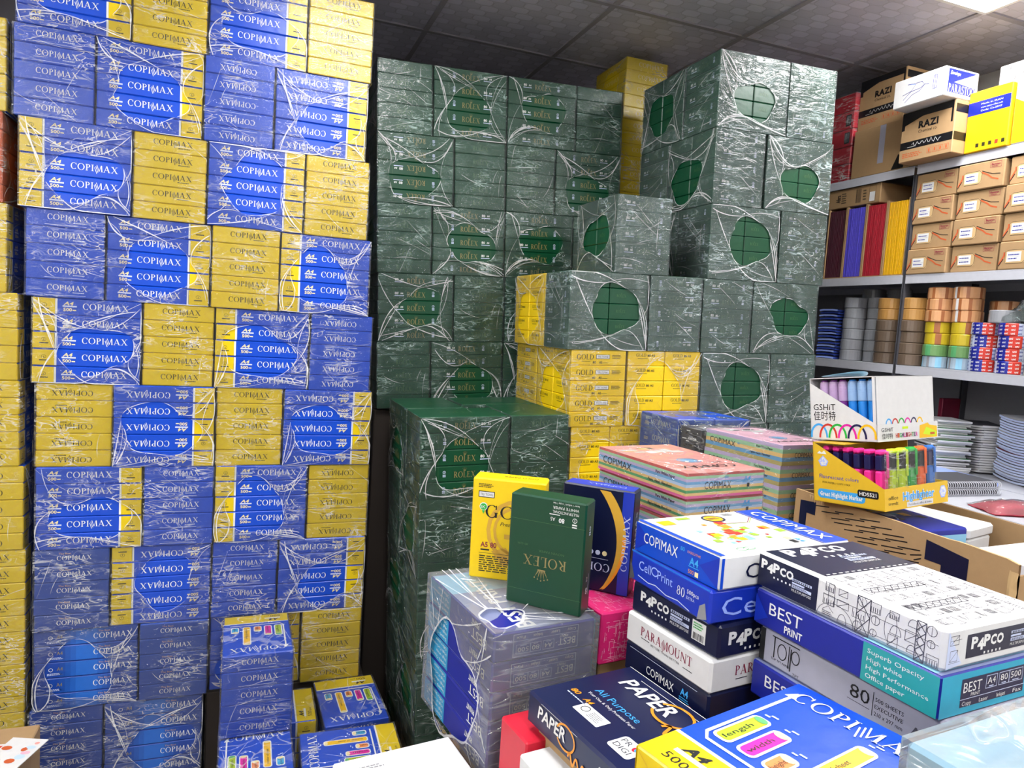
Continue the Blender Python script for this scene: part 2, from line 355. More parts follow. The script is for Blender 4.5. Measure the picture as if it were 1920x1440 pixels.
def panel(x, y, label):
    t = thing('ceiling_light', label, 'ceiling light', (x, y, CEIL-.008), group='square ceiling panels')
    m = MB(); m.box(-.285, -.285, -.004, .285, .285, 0, 'diffuser'); link('diffuser', m.mesh('diffuser'), t)
    m = MB()
    for q in ((-.3, -.3, .3, -.285), (-.3, .285, .3, .3), (-.3, -.285, -.285, .285), (.285, -.285, .3, .285)): m.box(q[0], q[1], -.008, q[2], q[3], 0, 'white')
    link('frame', m.mesh('frame'), t)
panel(2.18, 1.65, 'bright square white ceiling light panel above the cardboard boxes')
for x, y, w in ((.38, 1.65, 'above the gap between blue and green walls'), (-1.42, 1.65, 'at far left near the wall'), (.38, -.15, 'straight above the photographer'), (2.18, -.15, 'right of the photographer'), (-1.42, -.15, 'left of the photographer'), (.38, -1.95, 'at the rear, middle'), (2.18, -1.95, 'at the rear, right'), (-1.42, -1.95, 'at the rear, left')):
    panel(x, y, 'bright square white ceiling light panel ' + w)

# ------------------------------------------------------------------ paper reams (centred meshes; x is the long axis)
def a4mark(f, x, y, s, flip=False):
    f.text('A4', x, y+.0085*s, .0105*s, 'cream', w=.024*s, font='bold', shear=.3); f.rect(x+.002*s, y, .036*s, .0042*s, 'whiteblue', 1)
    f.text('500', x-.003*s, y-.0095*s, .0095*s, 'cream', w=.022*s, font='bold'); f.rect(x+.014*s, y-.011*s, .009*s, .003*s, 'cream', 1)
def emblem(f, x, y, s, m):
    f.ring(x, y+.004*s, .006*s, .005*s, .0008*s, m, 2); f.rect(x, y+.003*s, .0012*s, .005*s, m, 2); f.rect(x, y-.006*s, .022*s, .0028*s, m, 2)
def cover(f, hl, hw):
    """cover art: f.v runs from the yellow strip to the word at the other end"""
    e = hl-.001
    f.rect(0, -e+.029, 2*hw-.004, .058, 'yellow', 1); f.rect(0, -e+.0605, 2*hw-.004, .005, 'white', 1)
    f.text('A4', -hw+.048, -e+.043, .014, 'black', w=.03, font='fat', shear=.25); f.rect(-hw+.052, -e+.031, .05, .007, 'white', 2); f.text('500', -hw+.042, -e+.016, .013, 'black', w=.032); f.text('pcs', -hw+.07, -e+.014, .008, 'black', w=.016)
    f.line([(-hw+.02, .1), (-hw+.02, -e+.09), (-hw+.03, -e+.078), (hw-.02, -e+.078)], .0045, 'white', 2)
    f.poly([(-hw+.012, .1), (-hw+.028, .1), (-hw+.02, .118)], 'white', 2)
    for x, l, m, t in ((-.066, .082, 'tubegreen', 'length'), (-.034, .075, 'tubepink', 'width'), (-.002, .042, 'tubeorange', 'height'), (.032, .135, 'tubeyel', 'number of sheet'), (.068, .045, 'tubeblue', 'gsm')):
        b = -e+.09
        f.rrect(x, b+l/2, .025, l, .008, 'white', 2); f.rrect(x, b+l/2, .0185, l-.007, .006, m, 3)
        f.disc(x, b+l-.0075, .009, .0055, 'cream' if m != 'tubegreen' else 'stripedgreen', 4, 12)
        f.text(t, x, b+l*.4, .0075, 'inkdark', w=min(l*.6, .075), lay=4, rot=pi/2)
        f.rect(x-.003, b+l+.009, .007, .003, 'whiteblue', 2); f.rect(x+.004, b+l+.014, .009, .003, 'whiteblue', 2)
    f.text('COPImAX', 0, e-.034, .027, 'white', w=.165, font='serif', lay=3)
def ream_cop(H):
    L, W = .293, .206; mb = MB()
    mb.box(-L/2, -W/2, -H/2, L/2, W/2, H/2, {'*': 'wrapblue', 'L': 'wrapyellow'}, .0028)
    for k, sg in (('F', 1), ('K', -1)):
        f = mb.face(k, L, W, H)
        f.rect(sg*(-.1165), 0, .058, H-.005, 'wrapyellow', 1); f.rect(sg*(-.0855), 0, .006, H-.005, 'white', 1)
        a4mark(f, -.052 if sg > 0 else -.098, .001, 1.05)
        f.text('COPImAX', .048 if sg > 0 else .0, .003, .019, 'white', w=.126, font='serif')
        emblem(f, sg*-.116, -.002, 1.1, 'inkdark')
    f = mb.face('L', L, W, H); f.text('COPImAX', .006, .004, .0165, 'inkdark', w=.112, font='serif'); f.greek(.042, -.010, .042, .005, 'inkdark', 1)
    for s in (-1, 1): f.line([(s*.1, -H/2+.004), (s*.072, .002), (s*.1, H/2-.004)], .0009, 'ochre', 1)
    f = mb.face('R', L, W, H); f.text('COPImAX', .006, .004, .0165, 'white', w=.108, font='serif'); f.greek(.04, -.010, .04, .005, 'whiteblue', 1); f.rect(.0, -.019, .11, .0011, 'whiteblue', 1)
    cover(mb.face('U', L, W, H), L/2, W/2)
    return mb.mesh('copy_paper_ream')
for q, c in enumerate(('#14489f', '#1752ac', '#1b5cba', '#1f67c8')): mat(f'best{q}', c, .32)
def ream_best(H):
    L, W = .293, .206; mb = MB(); mb.box(-L/2, -W/2, -H/2, L/2, W/2, H/2, 'bestblue', .0028)
    for k in 'FK':
        f = mb.face(k, L, W, H); [f.rect(.0, 0, .15-.03*q, H-.005, f'best{q}', 1+.2*q) for q in range(4)]
        f.text('COPImAX', .075, -.001, .018, 'white', w=.112, font='serif'); f.text('The Best', .05, .015, .006, 'coppertext', w=.034)
        f.text('A4', -.075, .004, .012, 'gold', w=.016); f.ring(-.1, .002, .006, .006, .001, 'white', 2); f.greek(-.085, -.013, .05, .008, 'whiteblue', 2)
    for k in 'LR':
        f = mb.face(k, L, W, H); f.text('COPImAX', .006, 0, .0145, 'white', w=.096, font='serif'); f.text('The Best', -.02, .0145, .006, 'coppertext', w=.034)
    return mb.mesh('copy_paper_ream')
def crown(f, x, y, s, m, lay=2):
    f.rect(x, y, .6*s, .1*s, m, lay)
    for a in (-2, -1, 0, 1, 2): f.poly([(x+a*.12*s-.05*s, y+.06*s), (x+a*.12*s+.05*s, y+.06*s), (x+a*.26*s, y+(.75-.09*abs(a))*s)], m, lay); f.disc(x+a*.26*s, y+(.78-.09*abs(a))*s, .06*s, .06*s, m, lay, 6)
def rol(f, x, y, w, m, cr=True, lay=2):
    f.text('ROLEX', x, y, w*.27, m, w=w, font='serif', lay=lay)
    if cr: crown(f, x, y+w*.17, w*.17, m, lay)
def emb2(f, x, y, s, m='whiteblue'):
    f.ring(x, y+.006*s, .005*s, .005*s, .001*s, m, 2); f.rect(x, y+.006*s, .0012*s, .006*s, m, 2); f.rect(x, y-.003*s, .01*s, .003*s, m, 2); f.rect(x, y-.008*s, .01*s, .003*s, m, 2)
def m80(f, x, y, s, t='A4'):
    f.text('80', x-.009*s, y+.002*s, .0095*s, 'white', w=.014*s, font='bold'); f.text(t, x+.011*s, y+.0015*s, .0075*s, 'white', w=.011*s, font='bold'); f.rect(x+.001*s, y-.008*s, .036*s, .0026*s, 'whiteblue', 2)
def ream_rol4(H):
    L, W = .293, .206; mb = MB(); mb.box(-L/2, -W/2, -H/2, L/2, W/2, H/2, 'wrapgreen', .0028)
    for k, s in (('F', 1), ('K', -1)):
        f = mb.face(k, L, W, H)
        for x in (-.088, .092): f.rect(x, 0, .0008, H-.006, 'golddim', 1)
        rol(f, 0, -.003, .072, 'gold'); emb2(f, -.068*s, 0, 1); m80(f, .068*s, 0, 1)
    for k in 'LR':
        f = mb.face(k, L, W, H); rol(f, 0, -.003, .062, 'golddim')
    f = mb.face('T', L, W, H); rol(f, 0, 0, .12, 'golddim')
    return mb.mesh('green_paper_ream')
def ream_rol5(H):
    L, W = .207, .146; mb = MB(); mb.box(-L/2, -W/2, -H/2, L/2, W/2, H/2, 'wrapgreen', .0026)
    for k, s in (('F', 1), ('K', 1)):
        f = mb.face(k, L, W, H); rol(f, .004, -.003, .056, 'golddim'); m80(f, -.055*s, 0, .95, 'A5'); emb2(f, .066*s, 0, .95)
        for x in (-.084, .084): f.rect(x, 0, .0008, H-.006, 'golddim', 1)
    for k in 'LR':
        f = mb.face(k, L, W, H); rol(f, -.03, .002, .036, 'golddim'); f.line([(.072, -H/2+.004), (.05, .0), (.072, H/2-.004)], .0008, 'greenlite', 1)
    return mb.mesh('small_green_ream')
def tritone(f, x, y, w, h): f.rect(x, y, w, h, 'inkdark', 2); f.rect(x, y, w-.003, h-.003, 'white', 3); f.text('TRI TONE', x, y, h*.42, 'greyd', w=w*.78, lay=4)
def ream_gold(H):
    L, W = .207, .146; mb = MB(); mb.box(-L/2, -W/2, -H/2, L/2, W/2, H/2, 'wrapgold', .0026)
    for k in 'FK':
        f = mb.face(k, L, W, H); f.text('GOLD', -.052, .003, .018, 'inkdark', w=.064, font='serif'); tritone(f, .014, .004, .052, .015); f.greek(.07, .004, .04, .014, 'inkdark', 3)
        f.text('80', -.018, -.015, .008, 'inkdark', w=.012, font='bold'); f.text('A5', .006, -.015, .008, 'inkdark', w=.012, font='bold'); f.rect(.024, -.017, .02, .0012, 'inkdark', 1); f.greek(-.045, -.012, .04, .003, 'inkdark', 1)
    for k in 'LR':
        f = mb.face(k, L, W, H); f.text('GOLD', -.022, .012, .011, 'inkdark', w=.04, font='serif'); f.text('80 A5', .018, .011, .008, 'inkdark', w=.03, font='bold'); f.greek(-.01, .0, .05, .004, 'inkdark', 1); f.line([(.07, -H/2+.004), (.052, 0), (.07, H/2-.004)], .0008, 'ochre', 1)
    return mb.mesh('small_yellow_ream')
RH = .0521
def ream_yellow(H):
    L, W = .293, .206; mb = MB(); mb.box(-L/2, -W/2, -H/2, L/2, W/2, H/2, 'wrapyellow', .0028)
    for k in 'FKLR': mb.face(k, L, W, H).text('COPImAX', .02, .002, .018, 'cream', w=.125, font='serif')  # cream letters: glare over black print, put into the colour
    return mb.mesh('yellow_paper_ream')
REAM = {'yel': ream_yellow(RH), 'cop': ream_cop(RH), 'best': ream_best(RH), 'rol4': ream_rol4(RH), 'rol5': ream_rol5(RH), 'gold': ream_gold(RH)}

# ------------------------------------------------------------------ shrink film around a bale of 5 layers
def film_mesh(L, W, H, seed, hole, m='film', top=True, open_front=1.0, mode=0):
    R = random.Random(seed); mb = MB(); z0 = -H/2
    def nz(a): return (R.random()-.5)*a
    def plain(o, u, v, n, du, dv, nu, nv):
        P = []
        for j in range(nv+1):
            row = []
            for i in range(nu+1):
                e = 0 if i in (0, nu) or j in (0, nv) else 1
                row.append(o + u*(du*(i/nu-.5)) + v*(dv*(j/nv-.5)) + n*(e*(.0012*R.random())))
            P.append(row)
        mb.grid(P, m)
        for q in range(R.randint(3, 7)):  # thin white ribbons paint glint streaks onto the unbroken film
            a0 = R.uniform(-.4, .4); b0 = R.uniform(-.42, .42); an = R.choice((0, .5, -.6, 1.3, 2.6))+nz(.5); ln = R.uniform(.05, .16); bd = nz(.05); pts = []
            for t in range(8):
                s_ = t/7-.5; pa = a0*du+ln*s_*cos(an)-bd*s_*s_*sin(an); pb = b0*dv+ln*s_*sin(an)+bd*s_*s_*cos(an)
                pts.append(o+u*max(-du*.49, min(du*.49, pa))+v*max(-dv*.49, min(dv*.49, pb))+n*.0022)
            mb.ribbon(pts, [.0003+.0016*sin(pi*t/7)*R.random() for t in range(8)], n, 'film_stretch_glint')
    X, Y, Z = Vector((1,0,0)), Vector((0,1,0)), Vector((0,0,1))
    def holed(o, u, v, n, du, dv):
        cx, cy = nz(.05), -dv*.05+nz(.05); a = du*(.30+.08*R.random())*open_front; b = dv*(.27+.09*R.random())*open_front
        ph = [R.random()*6.3 for _ in range(3)]; k = 64
        per = []; hol = []
        for i in range(k):
            t = 4*i/k; e = int(t); q = t-e
            per.append([(-du/2+du*q, -dv/2), (du/2, -dv/2+dv*q), (du/2-du*q, dv/2), (-du/2, dv/2-dv*q)][e])
        for px, py in per:
            th = math.atan2((py-cy)/dv, (px-cx)/du)
            rr = 1+.10*sin(2*th+ph[0])+.07*sin(3*th+ph[1])+.05*sin(5*th+ph[2])
            hol.append((cx+a*rr*cos(th), cy+b*rr*sin(th)))
        rows = []
        for r in range(6):
            s = r/5; s2 = s**.8
            rows.append([o+u*(p[0]+(h[0]-p[0])*s2)+v*(p[1]+(h[1]-p[1])*s2)+n*((.0008*R.random()+.0016*s*R.random()) if 0 < r else 0) for p, h in zip(per, hol)])
        mb.grid(rows, m, True)
        # torn whitened rim and stretched strands of film
        i = 0
        while i < k:
            ln = R.randint(3, 10); pts = [hol[(i+j) % k] for j in range(ln)]
            w = [.0008+.0022*R.random() for _ in pts]; w[0] = w[-1] = .0004
            mb.ribbon([o+u*p[0]+v*p[1]+n*.0022 for p in pts], w, n, 'film_stretch_glint'); i += ln+R.randint(0, 3)
        for c in range(4):
            base = Vector(per[c*16]); ctr = Vector((cx, cy))
            if R.random() < .2: continue
            for q in range(R.randint(2, 6)):
                st = base*(.985-.05*R.random()); st = Vector((max(-du*.492, min(du*.492, st.x+nz(.035))), max(-dv*.492, min(dv*.492, st.y+nz(.05)))))
                sg = R.choice((-1, 1)); j = c*16 + sg*R.randint(4, 13); en = Vector(hol[j % k]); tg = (Vector(hol[(j+1) % k])-Vector(hol[(j-1) % k])).normalized()*sg
                mid = en - tg*(st-en).length*R.uniform(.35, .7) + (en-ctr)*.12; pts = []
                for s in range(11):
                    t = s/10; p = st*(1-t)**2 + mid*2*t*(1-t) + en*t*t; p.x = max(-du*.495, min(du*.495, p.x)); p.y = max(-dv*.495, min(dv*.495, p.y)); pts.append(o+u*p.x+v*p.y+n*(.0026+.0004*q))
                w0 = .0006+.0020*R.random()
                mb.ribbon(pts, [w0*(.25+1.2*sin(pi*min(1, .15+.85*s/10))*(.5+R.random())) for s in range(11)], n, 'film_stretch_glint')
    holed_ = holed if hole else None
    for sgn in (1, -1):
        o, u, n = -Y*(W/2)*sgn, X*sgn, -Y*sgn
        if hole: holed(o, u, Z, n, L, H)
        else: plain(o, u, Z, n, L, H, 14, 12)
        plain(-X*(L/2)*sgn, -Y*sgn, Z, -X*sgn, W, H, 12, 12)
    plain(Z*(H/2), X, Y, Z, L, W, 8, 6)
    return mb.mesh('shrink_wrap')
BH = .2632
FILMS = {}
for k, mm in (('film', 'film'), ('hazy', 'film_hazy'), ('green', 'film_green')):
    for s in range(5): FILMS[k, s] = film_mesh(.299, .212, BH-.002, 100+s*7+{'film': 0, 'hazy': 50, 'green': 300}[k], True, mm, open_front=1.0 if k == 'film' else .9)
BALES = []
def bale(kind, x, y, z, rz, label, group, flip=None, tilt=0., h=BH, hazy=False, cat='paper bale', sizes=None):
    """five layers of wrapped reams in torn shrink film; (x, y, z) is the base centre"""
    R = random.Random(len(BALES)*13+5); BALES.append(label)
    root = thing('paper_bale', label, cat, (x, y, z), (0, -tilt, 0), group)
    root.rotation_euler = (Matrix.Rotation(-tilt, 3, 'Y') @ Matrix.Rotation(rz, 3, 'Z')).to_euler()
    k = h/BH
    for i in range(5):
        zz = (.0005+RH/2+i*(BH/5))*k
        jx, jy, jr = (R.random()-.5)*.002, (R.random()-.5)*.002, (R.random()-.5)*.008
        if kind in ('rol5', 'gold'):
            for s in (-1, 1):
                e = (0, 0, s*pi/2+jr*.3) if not flip else (0, pi, s*pi/2+jr*.3)
                link('ream', REAM[kind], root, (s*.0743+jx*.3, jy*.5, zz), e, (1, 1, k))
        else:
            e = {None: (0, 0, jr), 'x': (pi, 0, jr), 'y': (0, pi, jr)}[flip]
            link('ream', REAM[kind], root, (jx, jy, zz), e, (1, 1, k))
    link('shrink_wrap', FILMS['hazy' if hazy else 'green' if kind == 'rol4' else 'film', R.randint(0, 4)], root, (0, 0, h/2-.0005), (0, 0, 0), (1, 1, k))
    return root
# orientation of the face turned to the front (-y): L strip at left, R strip at right, Y yellow end, B blue end; lower case upside down
FACE = {'L': (0, None), 'R': (pi, None), 'l': (pi, 'y'), 'r': (0, 'y'), 'Y': (pi/2, None), 'B': (-pi/2, None), 'y': (pi/2, 'x'), 'b': (-pi/2, 'x')}
WID = lambda c: .300 if c in 'LRlrHhK' else .2135
LOOK = {'L': 'blue long-side bale, left yellow band', 'R': 'blue long-side bale, right yellow band', 'l': 'upside-down blue bale, left yellow band', 'r': 'upside-down blue bale, right yellow band',
        'Y': 'yellow-ended bale', 'y': 'upside-down yellow-ended bale', 'B': 'blue-ended bale', 'b': 'upside-down blue-ended bale'}

# ------------------------------------------------------------------ blue and yellow wall
WALL_Y = 2.518
ROWS = ['RYRY', 'BRbr', 'LYRY', 'BRYL', 'LYLb', 'yrYr', 'RBLy', 'BlBr', 'LBRY', 'BL..']
LEFT = [-.66, -.668, -.651, -.634, -.616, -.607, -.603, -.606, -.606, -.618]
TOP = 2.367+2*.2632
for i, (row, x0) in enumerate(zip(ROWS, LEFT)):
    x = x0
    for j, c in enumerate(row):
        if c == '.': continue
        w = WID(c); rz, fl = FACE[c]; d = .2135 if c in 'LRlr' else .300
        best = (i == 7 and j == 0) or (i == 8 and j < 2) or (i == 9)
        lab = LOOK[c]
        if best: lab = 'deep blue paper bale, ' + ('long side out' if c == 'L' else 'short end out')
        bale('best' if best else 'cop', x+w/2, WALL_Y+d/2+random.uniform(-.006, .006)+(.02 if i == 8 and j == 2 else 0), TOP-(i+1)*.2632, rz,
             f'{lab}, {ORD[j]} from left, {ORD[i]} row of tall wall', 'bales in the blue and yellow wall', fl)
        x += w
# bottom course of the wall, on the floor
x = -.62
for c, j in (('L', 0), ('B', 1)):
    w = WID(c); rz, fl = FACE[c]
    bale('best', x+w/2, WALL_Y+(.2135 if c == 'L' else .3)/2, .0015, rz, f'deep blue paper bale on the floor, {ORD[j]} from left under the tall wall', 'bales in the blue and yellow wall', fl, h=.2595); x += w
mb = MB(); mb.box(-.097, 2.535, 0, .44, 2.82, .52, 'darkwood', .004)
tag(link('storage_platform', mb.mesh('storage_platform')), 'dark storage platform under the right half of the tall blue and yellow wall', 'platform')
# neighbouring column at the picture's left edge
def ream_orange():
    L, W, H = .293, .206, RH; mb = MB(); mb.box(-L/2, -W/2, -H/2, L/2, W/2, H/2, 'brickorange', .0028)
    for k in 'FKLR': mb.face(k, L, W, H).text('COPImAX', .03 if k in 'FK' else 0, .002, .017, 'whiteblue', w=.12, font='serif')
    return mb.mesh('orange_paper_ream')
REAM['orange'] = ream_orange()
lx = [-.678, -.686, -.675, -.645, -.640, -.628, -.622, -.622, -.622, -.622]
def leftcol():
    specs = [('cop', 'Y', .2632), ('orange', 'B', .2632), ('cop', 'Y', .2632), ('cop', 'y', .2632), ('cop', 'Y', .2632), ('cop', 'y', .2632), ('cop', 'Y', .2632), ('cop', 'Y', .2632), ('cop', 'y', .2632), ('cop', 'Y', .2632)]
    z = .0025
    for n, i in enumerate(range(len(specs)-1, -1, -1)):
        k, c, h = specs[i]; rz, fl = FACE[c]
        bale(k, lx[i]-.108, WALL_Y+.152, z, rz, f'{"orange" if k == "orange" else "yellow"} paper bale at the left picture edge, {ORD[i]} from top of its cut-off column', 'bales in the cut-off left column', fl)
        z += .2632
leftcol()

# ------------------------------------------------------------------ green piles; every pile leans a little as a whole
class Pile:
    def __init__(p, x0, z0, tilt, y, name): p.x0, p.z0, p.t, p.y, p.name = x0, z0, tilt, y, name
    def put(p, kind, dx, row, c, label, dy=0, hazy=False, side=False, group=None, h=BH, z=None):
        """c: H long face front, E short face front; lower case upside down; side: depth of what stands before it"""
        w = WID('L') if c in 'HhK' else WID('Y'); d = WID('Y') if c in 'HhK' else WID('L')
        cx, cz = dx+w/2, (row*BH if z is None else z)
        x = p.x0+cx*cos(p.t)-cz*sin(p.t); zz = p.z0+cx*sin(p.t)+cz*cos(p.t)
        rz = {'H': 0, 'h': 0, 'K': pi}.get(c, pi/2); fl = None
        if c == 'h': fl = 'y'
        if c == 'e': fl = 'x'
        return bale(kind, x, p.y+dy+d/2, zz, rz, label, group or p.name, fl, p.t, hazy=hazy)
mid = Pile(.475, 1.487, radians(2.6), 2.74, 'bales in the green wall')
MID = ['EHKE', 'hEeH', 'EHKE', 'KeHE', 'EKHE']
for i, row in enumerate(MID):
    x = 0 if i != 3 else .004
    for j, c in enumerate(row):
        w = WID('L') if c in 'HhK' else WID('Y')
        mid.put('rol4', x, 4-i, c, f'green bale {"with torn film" if c in "HhK" else "short end out"}, {ORD[j]} from left in {ORD[i]} row of green wall'); x += w+.002
mb = MB(); mb.box(.47, 2.76, 0, 1.50, 3.12, 1.482, 'darkwood', .004)
tag(link('storage_platform', mb.mesh('storage_platform')), 'dark storage platform behind and under the green wall of bales', 'platform')
rt = Pile(1.54, 1.528, radians(1.7), 2.15, 'bales in the right green pile')
G = 'bales in the right green pile'
def r5(kind, dx, row, c, lab, dy=0): rt.put(kind, dx, row, c, lab, dy, hazy=(kind == 'rol5'))
r5('rol5', 0, 4, 'H', 'topmost green bale at pile corner, big torn opening with crinkled shiny film')
r5('rol5', .304, 4, 'E', 'topmost right green bale under bright shiny white film')
r5('rol5', .0, 4, 'E', 'topmost green bale behind the pile corner, oval tear on its left side', dy=.218)
r5('rol5', 0, 3, 'E', 'green bale with white lettering, second row, at the pile corner')
r5('rol5', .225, 3, 'H', 'green bale with dark oval tear, right end of the second row')
r5('rol5', 0, 3, 'H', 'green bale behind the corner bale in second row of the right pile', dy=.305)
r5('rol5', 0, 2, 'H', 'green bale with large round tear, third row, pile corner')
r5('rol5', .308, 2, 'E', 'green bale with white lettering, right end of third row')
r5('rol5', 0, 2, 'E', 'green bale behind the round-torn corner bale in third row', dy=.218)
r5('rol5', -.374, 2, 'E', 'lone green bale on the lower step, small oval tear on its left side')
r5('rol5', -.535, 1, 'H', 'green bale with wide dark tear at left end of the fourth row')
r5('gold', -.535, 1, 'E', 'yellow bale behind the green one, directly above the yellow row', dy=.218)
r5('rol5', -.230, 1, 'e', 'green bale with upside-down lettering, second in the fourth row')
r5('rol5', -.012, 1, 'E', 'green bale with upright lettering, third in the fourth row')
r5('rol5', .206, 1, 'H', 'green bale with small oval tear, right end of fourth row')
r5('gold', -.520, 0, 'E', 'yellow bale with boxed labels, front left corner of yellow row')
r5('gold', -.520, 0, 'H', 'yellow bale seen edge-on behind the boxed-label yellow bale', dy=.305)
r5('gold', -.304, 0, 'H', 'yellow bale showing two columns of ream ends beside boxed-label bale')
r5('rol5', 0, 0, 'H', 'green bale with rounded tear right of the yellow row')
r5('rol5', .304, 0, 'E', 'green bale at right end of the fifth row, behind white box')
r5('gold', -.508, -1, 'H', 'yellow bale in lowest visible row, left of blue small reams')
r5('gold', -.205, -1, 'E', 'yellow bale in lowest row behind the small blue reams')
r5('rol5', .012, -1, 'H', 'green bale in lowest row behind the pastel paper packs')
r5('rol5', .316, -1, 'E', 'green bale at the right end of the lowest visible row')
mb = MB(); mb.box(1.095, 2.16, 0, 2.08, 2.70, 1.246, 'darkwood', .004)
tag(link('storage_platform', mb.mesh('storage_platform')), 'dark storage platform under the right green pile of bales', 'platform')
# tall yellow stack seen between the green piles
for i in range(6):
    rz, fl = FACE['Y' if i % 2 else 'Y']
    bale('yel', 1.615-.004*i, 2.85+.15, 3.045-(i+1)*.2632, rz, f'yellow paper bale, {ORD[i]} from top of stack squeezed between the green piles', 'yellow stack between the green piles', fl)
mb = MB(); mb.box(1.50, 2.87, 0, 1.72, 3.14, 1.464, 'darkwood', .004)
tag(link('storage_platform', mb.mesh('storage_platform')), 'dark narrow storage platform under the yellow stack between green piles', 'platform')
# front green stack with its bright top
fs = Pile(.556, .2237, radians(2.0), 2.15, 'bales in the front green stack')
for i in range(5):
    r = 4-i; n = ORD[i]
    if i % 2 == 0:
        fs.put('rol4', 0, r, 'H', f'green bale with {"wide tear and white lettering" if i == 0 else "long side out"}, {n} row from top of front stack', h=.2575)
        fs.put('rol4', .304, r, 'E', f'green bale short end out, right of {n} row from top of front stack')
        fs.put('rol4', 0, r, 'E', f'green bale with torn left side, rear of {n} row, front stack', dy=.218)
        fs.put('rol4', .22, r, 'H', f'green bale at the rear right of {n} row, front stack', dy=.305)
    else:
        fs.put('rol4', 0, r, 'E', f'green bale with torn left side, front of {n} row, front stack')
        fs.put('rol4', .22, r, 'H', f'green bale long side out, right of {n} row, front stack')
        fs.put('rol4', 0, r, 'H', f'green bale at the rear left of {n} row, front stack', dy=.305)
t = thing('pallet', 'wooden pallet under the front stack of green bales', 'pallet', (.8, 2.42, 0))
for k in range(3):
    m = MB(); m.box(-.3+k*.26-.03, -.26, 0, -.3+k*.26+.05, .26, .19, 'wood'); link('stringer', m.mesh('stringer'), t)
for k in range(5):
    m = MB(); m.box(-.33, -.26+k*.11, .19, .28, -.18+k*.11, .2215, 'wood'); link('deck_board', m.mesh('deck_board'), t)
# ------------------------------------------------------------------ display table and things on it
TT = 1.056
t = thing('display_table', 'wooden display table under the loose paper reams in the foreground', 'table', (1.2, 1.1, 0))
m = MB(); m.box(-.775, -.92, TT-.04, .84, .30, TT, 'wood', .004); link('table_top', m.mesh('table_top'), t)
for x, y in ((-.74, -.85), (.78, -.85), (-.74, .24), (.78, .24)):
    m = MB(); m.box(x-.035, y-.035, 0, x+.035, y+.035, TT-.04, 'wood', .003); link('leg', m.mesh('leg'), t)
t = thing('display_table', 'second wooden table behind, under the pastel papers and small blue reams', 'table', (1.2, 1.1, 0))
m = MB(); m.box(-.50, .31, TT-.04, .84, .80, TT, 'wood', .004); link('table_top', m.mesh('table_top'), t)
for x, y in ((-.45, .36), (.78, .36), (-.45, .74), (.78, .74)):
    m = MB(); m.box(x-.035, y-.035, 0, x+.035, y+.035, TT-.04, 'wood', .003); link('leg', m.mesh('leg'), t)
def corner(x, y, yaw, w, d):
    """centre of a w x d rectangle whose front left corner is (x, y)"""
    a = radians(yaw); return x+cos(a)*w/2-sin(a)*d/2, y+sin(a)*w/2+cos(a)*d/2, a
def put(name, mesh, label, cat, x, y, yaw, w, d, z, h, rz=0, flip=None, group=None, dz=0, rx=0, ry=0):
    """single-mesh thing, its mesh centred; rz turns it inside the w x d footprint"""
    cx, cy, a = corner(x, y, yaw, w, d)
    o = tag(link(name, mesh, None, (cx, cy, z+h/2), (0, 0, a+rz)), label, cat, group)
    if flip == 'x': o.rotation_euler = (Matrix.Rotation(a+rz, 3, 'Z') @ Matrix.Rotation(pi, 3, 'X')).to_euler()
    if rx or ry: o.rotation_euler = (Matrix.Rotation(a, 3, 'Z') @ Matrix.Rotation(ry, 3, 'Y') @ Matrix.Rotation(rx, 3, 'X') @ Matrix.Rotation(rz, 3, 'Z')).to_euler()
    return o
def support(x, y, yaw, w, d, z0, z1, label):
    m = MB(); h = z1-z0; m.box(-w/2, -d/2, -h/2, w/2, d/2, h/2, 'cardboard', .003)
    f = m.face('T', w, d, h); f.rect(0, 0, w, .04, 'cardedge', 1); f = m.face('F', w, d, h); f.rect(0, 0, w*.5, h*.15, 'cardedge', 1)
    return put('support_carton', m.mesh('support_carton'), label, 'carton', x, y, yaw, w, d, z0, h)
def blank(L, W, H, m, b=.003):
    mb = MB(); mb.box(-L/2, -W/2, -H/2, L/2, W/2, H/2, m, b); return mb
def flaps(mb, k, L, W, H, m):
    """folded wrapper corners on an end face"""
    f = mb.face(k, L, W, H); w = W/2 if k in 'LR' else L/2
    for s in (-1, 1): f.poly([(s*(w-.002), -H/2+.002), (s*(w-.002), H/2-.002), (s*(w-.03), 0)][::s], m, .8)
RL, RW = .297, .21
# --- wrapped bale with upside-down print
def ream_bestprint(H, L=RL-.004, W=RW-.004, side='tealgreen'):
    mb = blank(L, W, H, 'bestnavy')
    for k in 'FK':
        f = mb.face(k, L, W, H); f.rect(.095, 0, .104, H-.004, side, 1)
        f.text('BEST', -.088, .006, .019, 'white', w=.062, font='sans'); f.text('PRINT', -.071, -.014, .011, 'white', w=.033, font='bold')
        for i, s in enumerate(('Superb Opacity', 'High white', 'High Performance', 'Office paper')):
            w_ = (.078, .05, .086, .056)[i]; f.text(s, .05+w_/2, .0165-.011*i, .0062, 'white', w=w_)
    f = mb.face('R', L, W, H); f.rect(0, 0, W-.004, H-.003, 'teal', 1)
    f = mb.face('R', L, W, H); f.rect(.0, 0, .13, .036, 'navy', 1.6); best_label(f, 0, 0, False)
    best_label(mb.face('L', L, W, H), 0, 0, True)
    f = mb.face('T', L, W, H); cover_best(f, L, W)
    return mb
mat('slate', '#7f88ae', .35); mat('skyteal', '#2f97c8', .35)
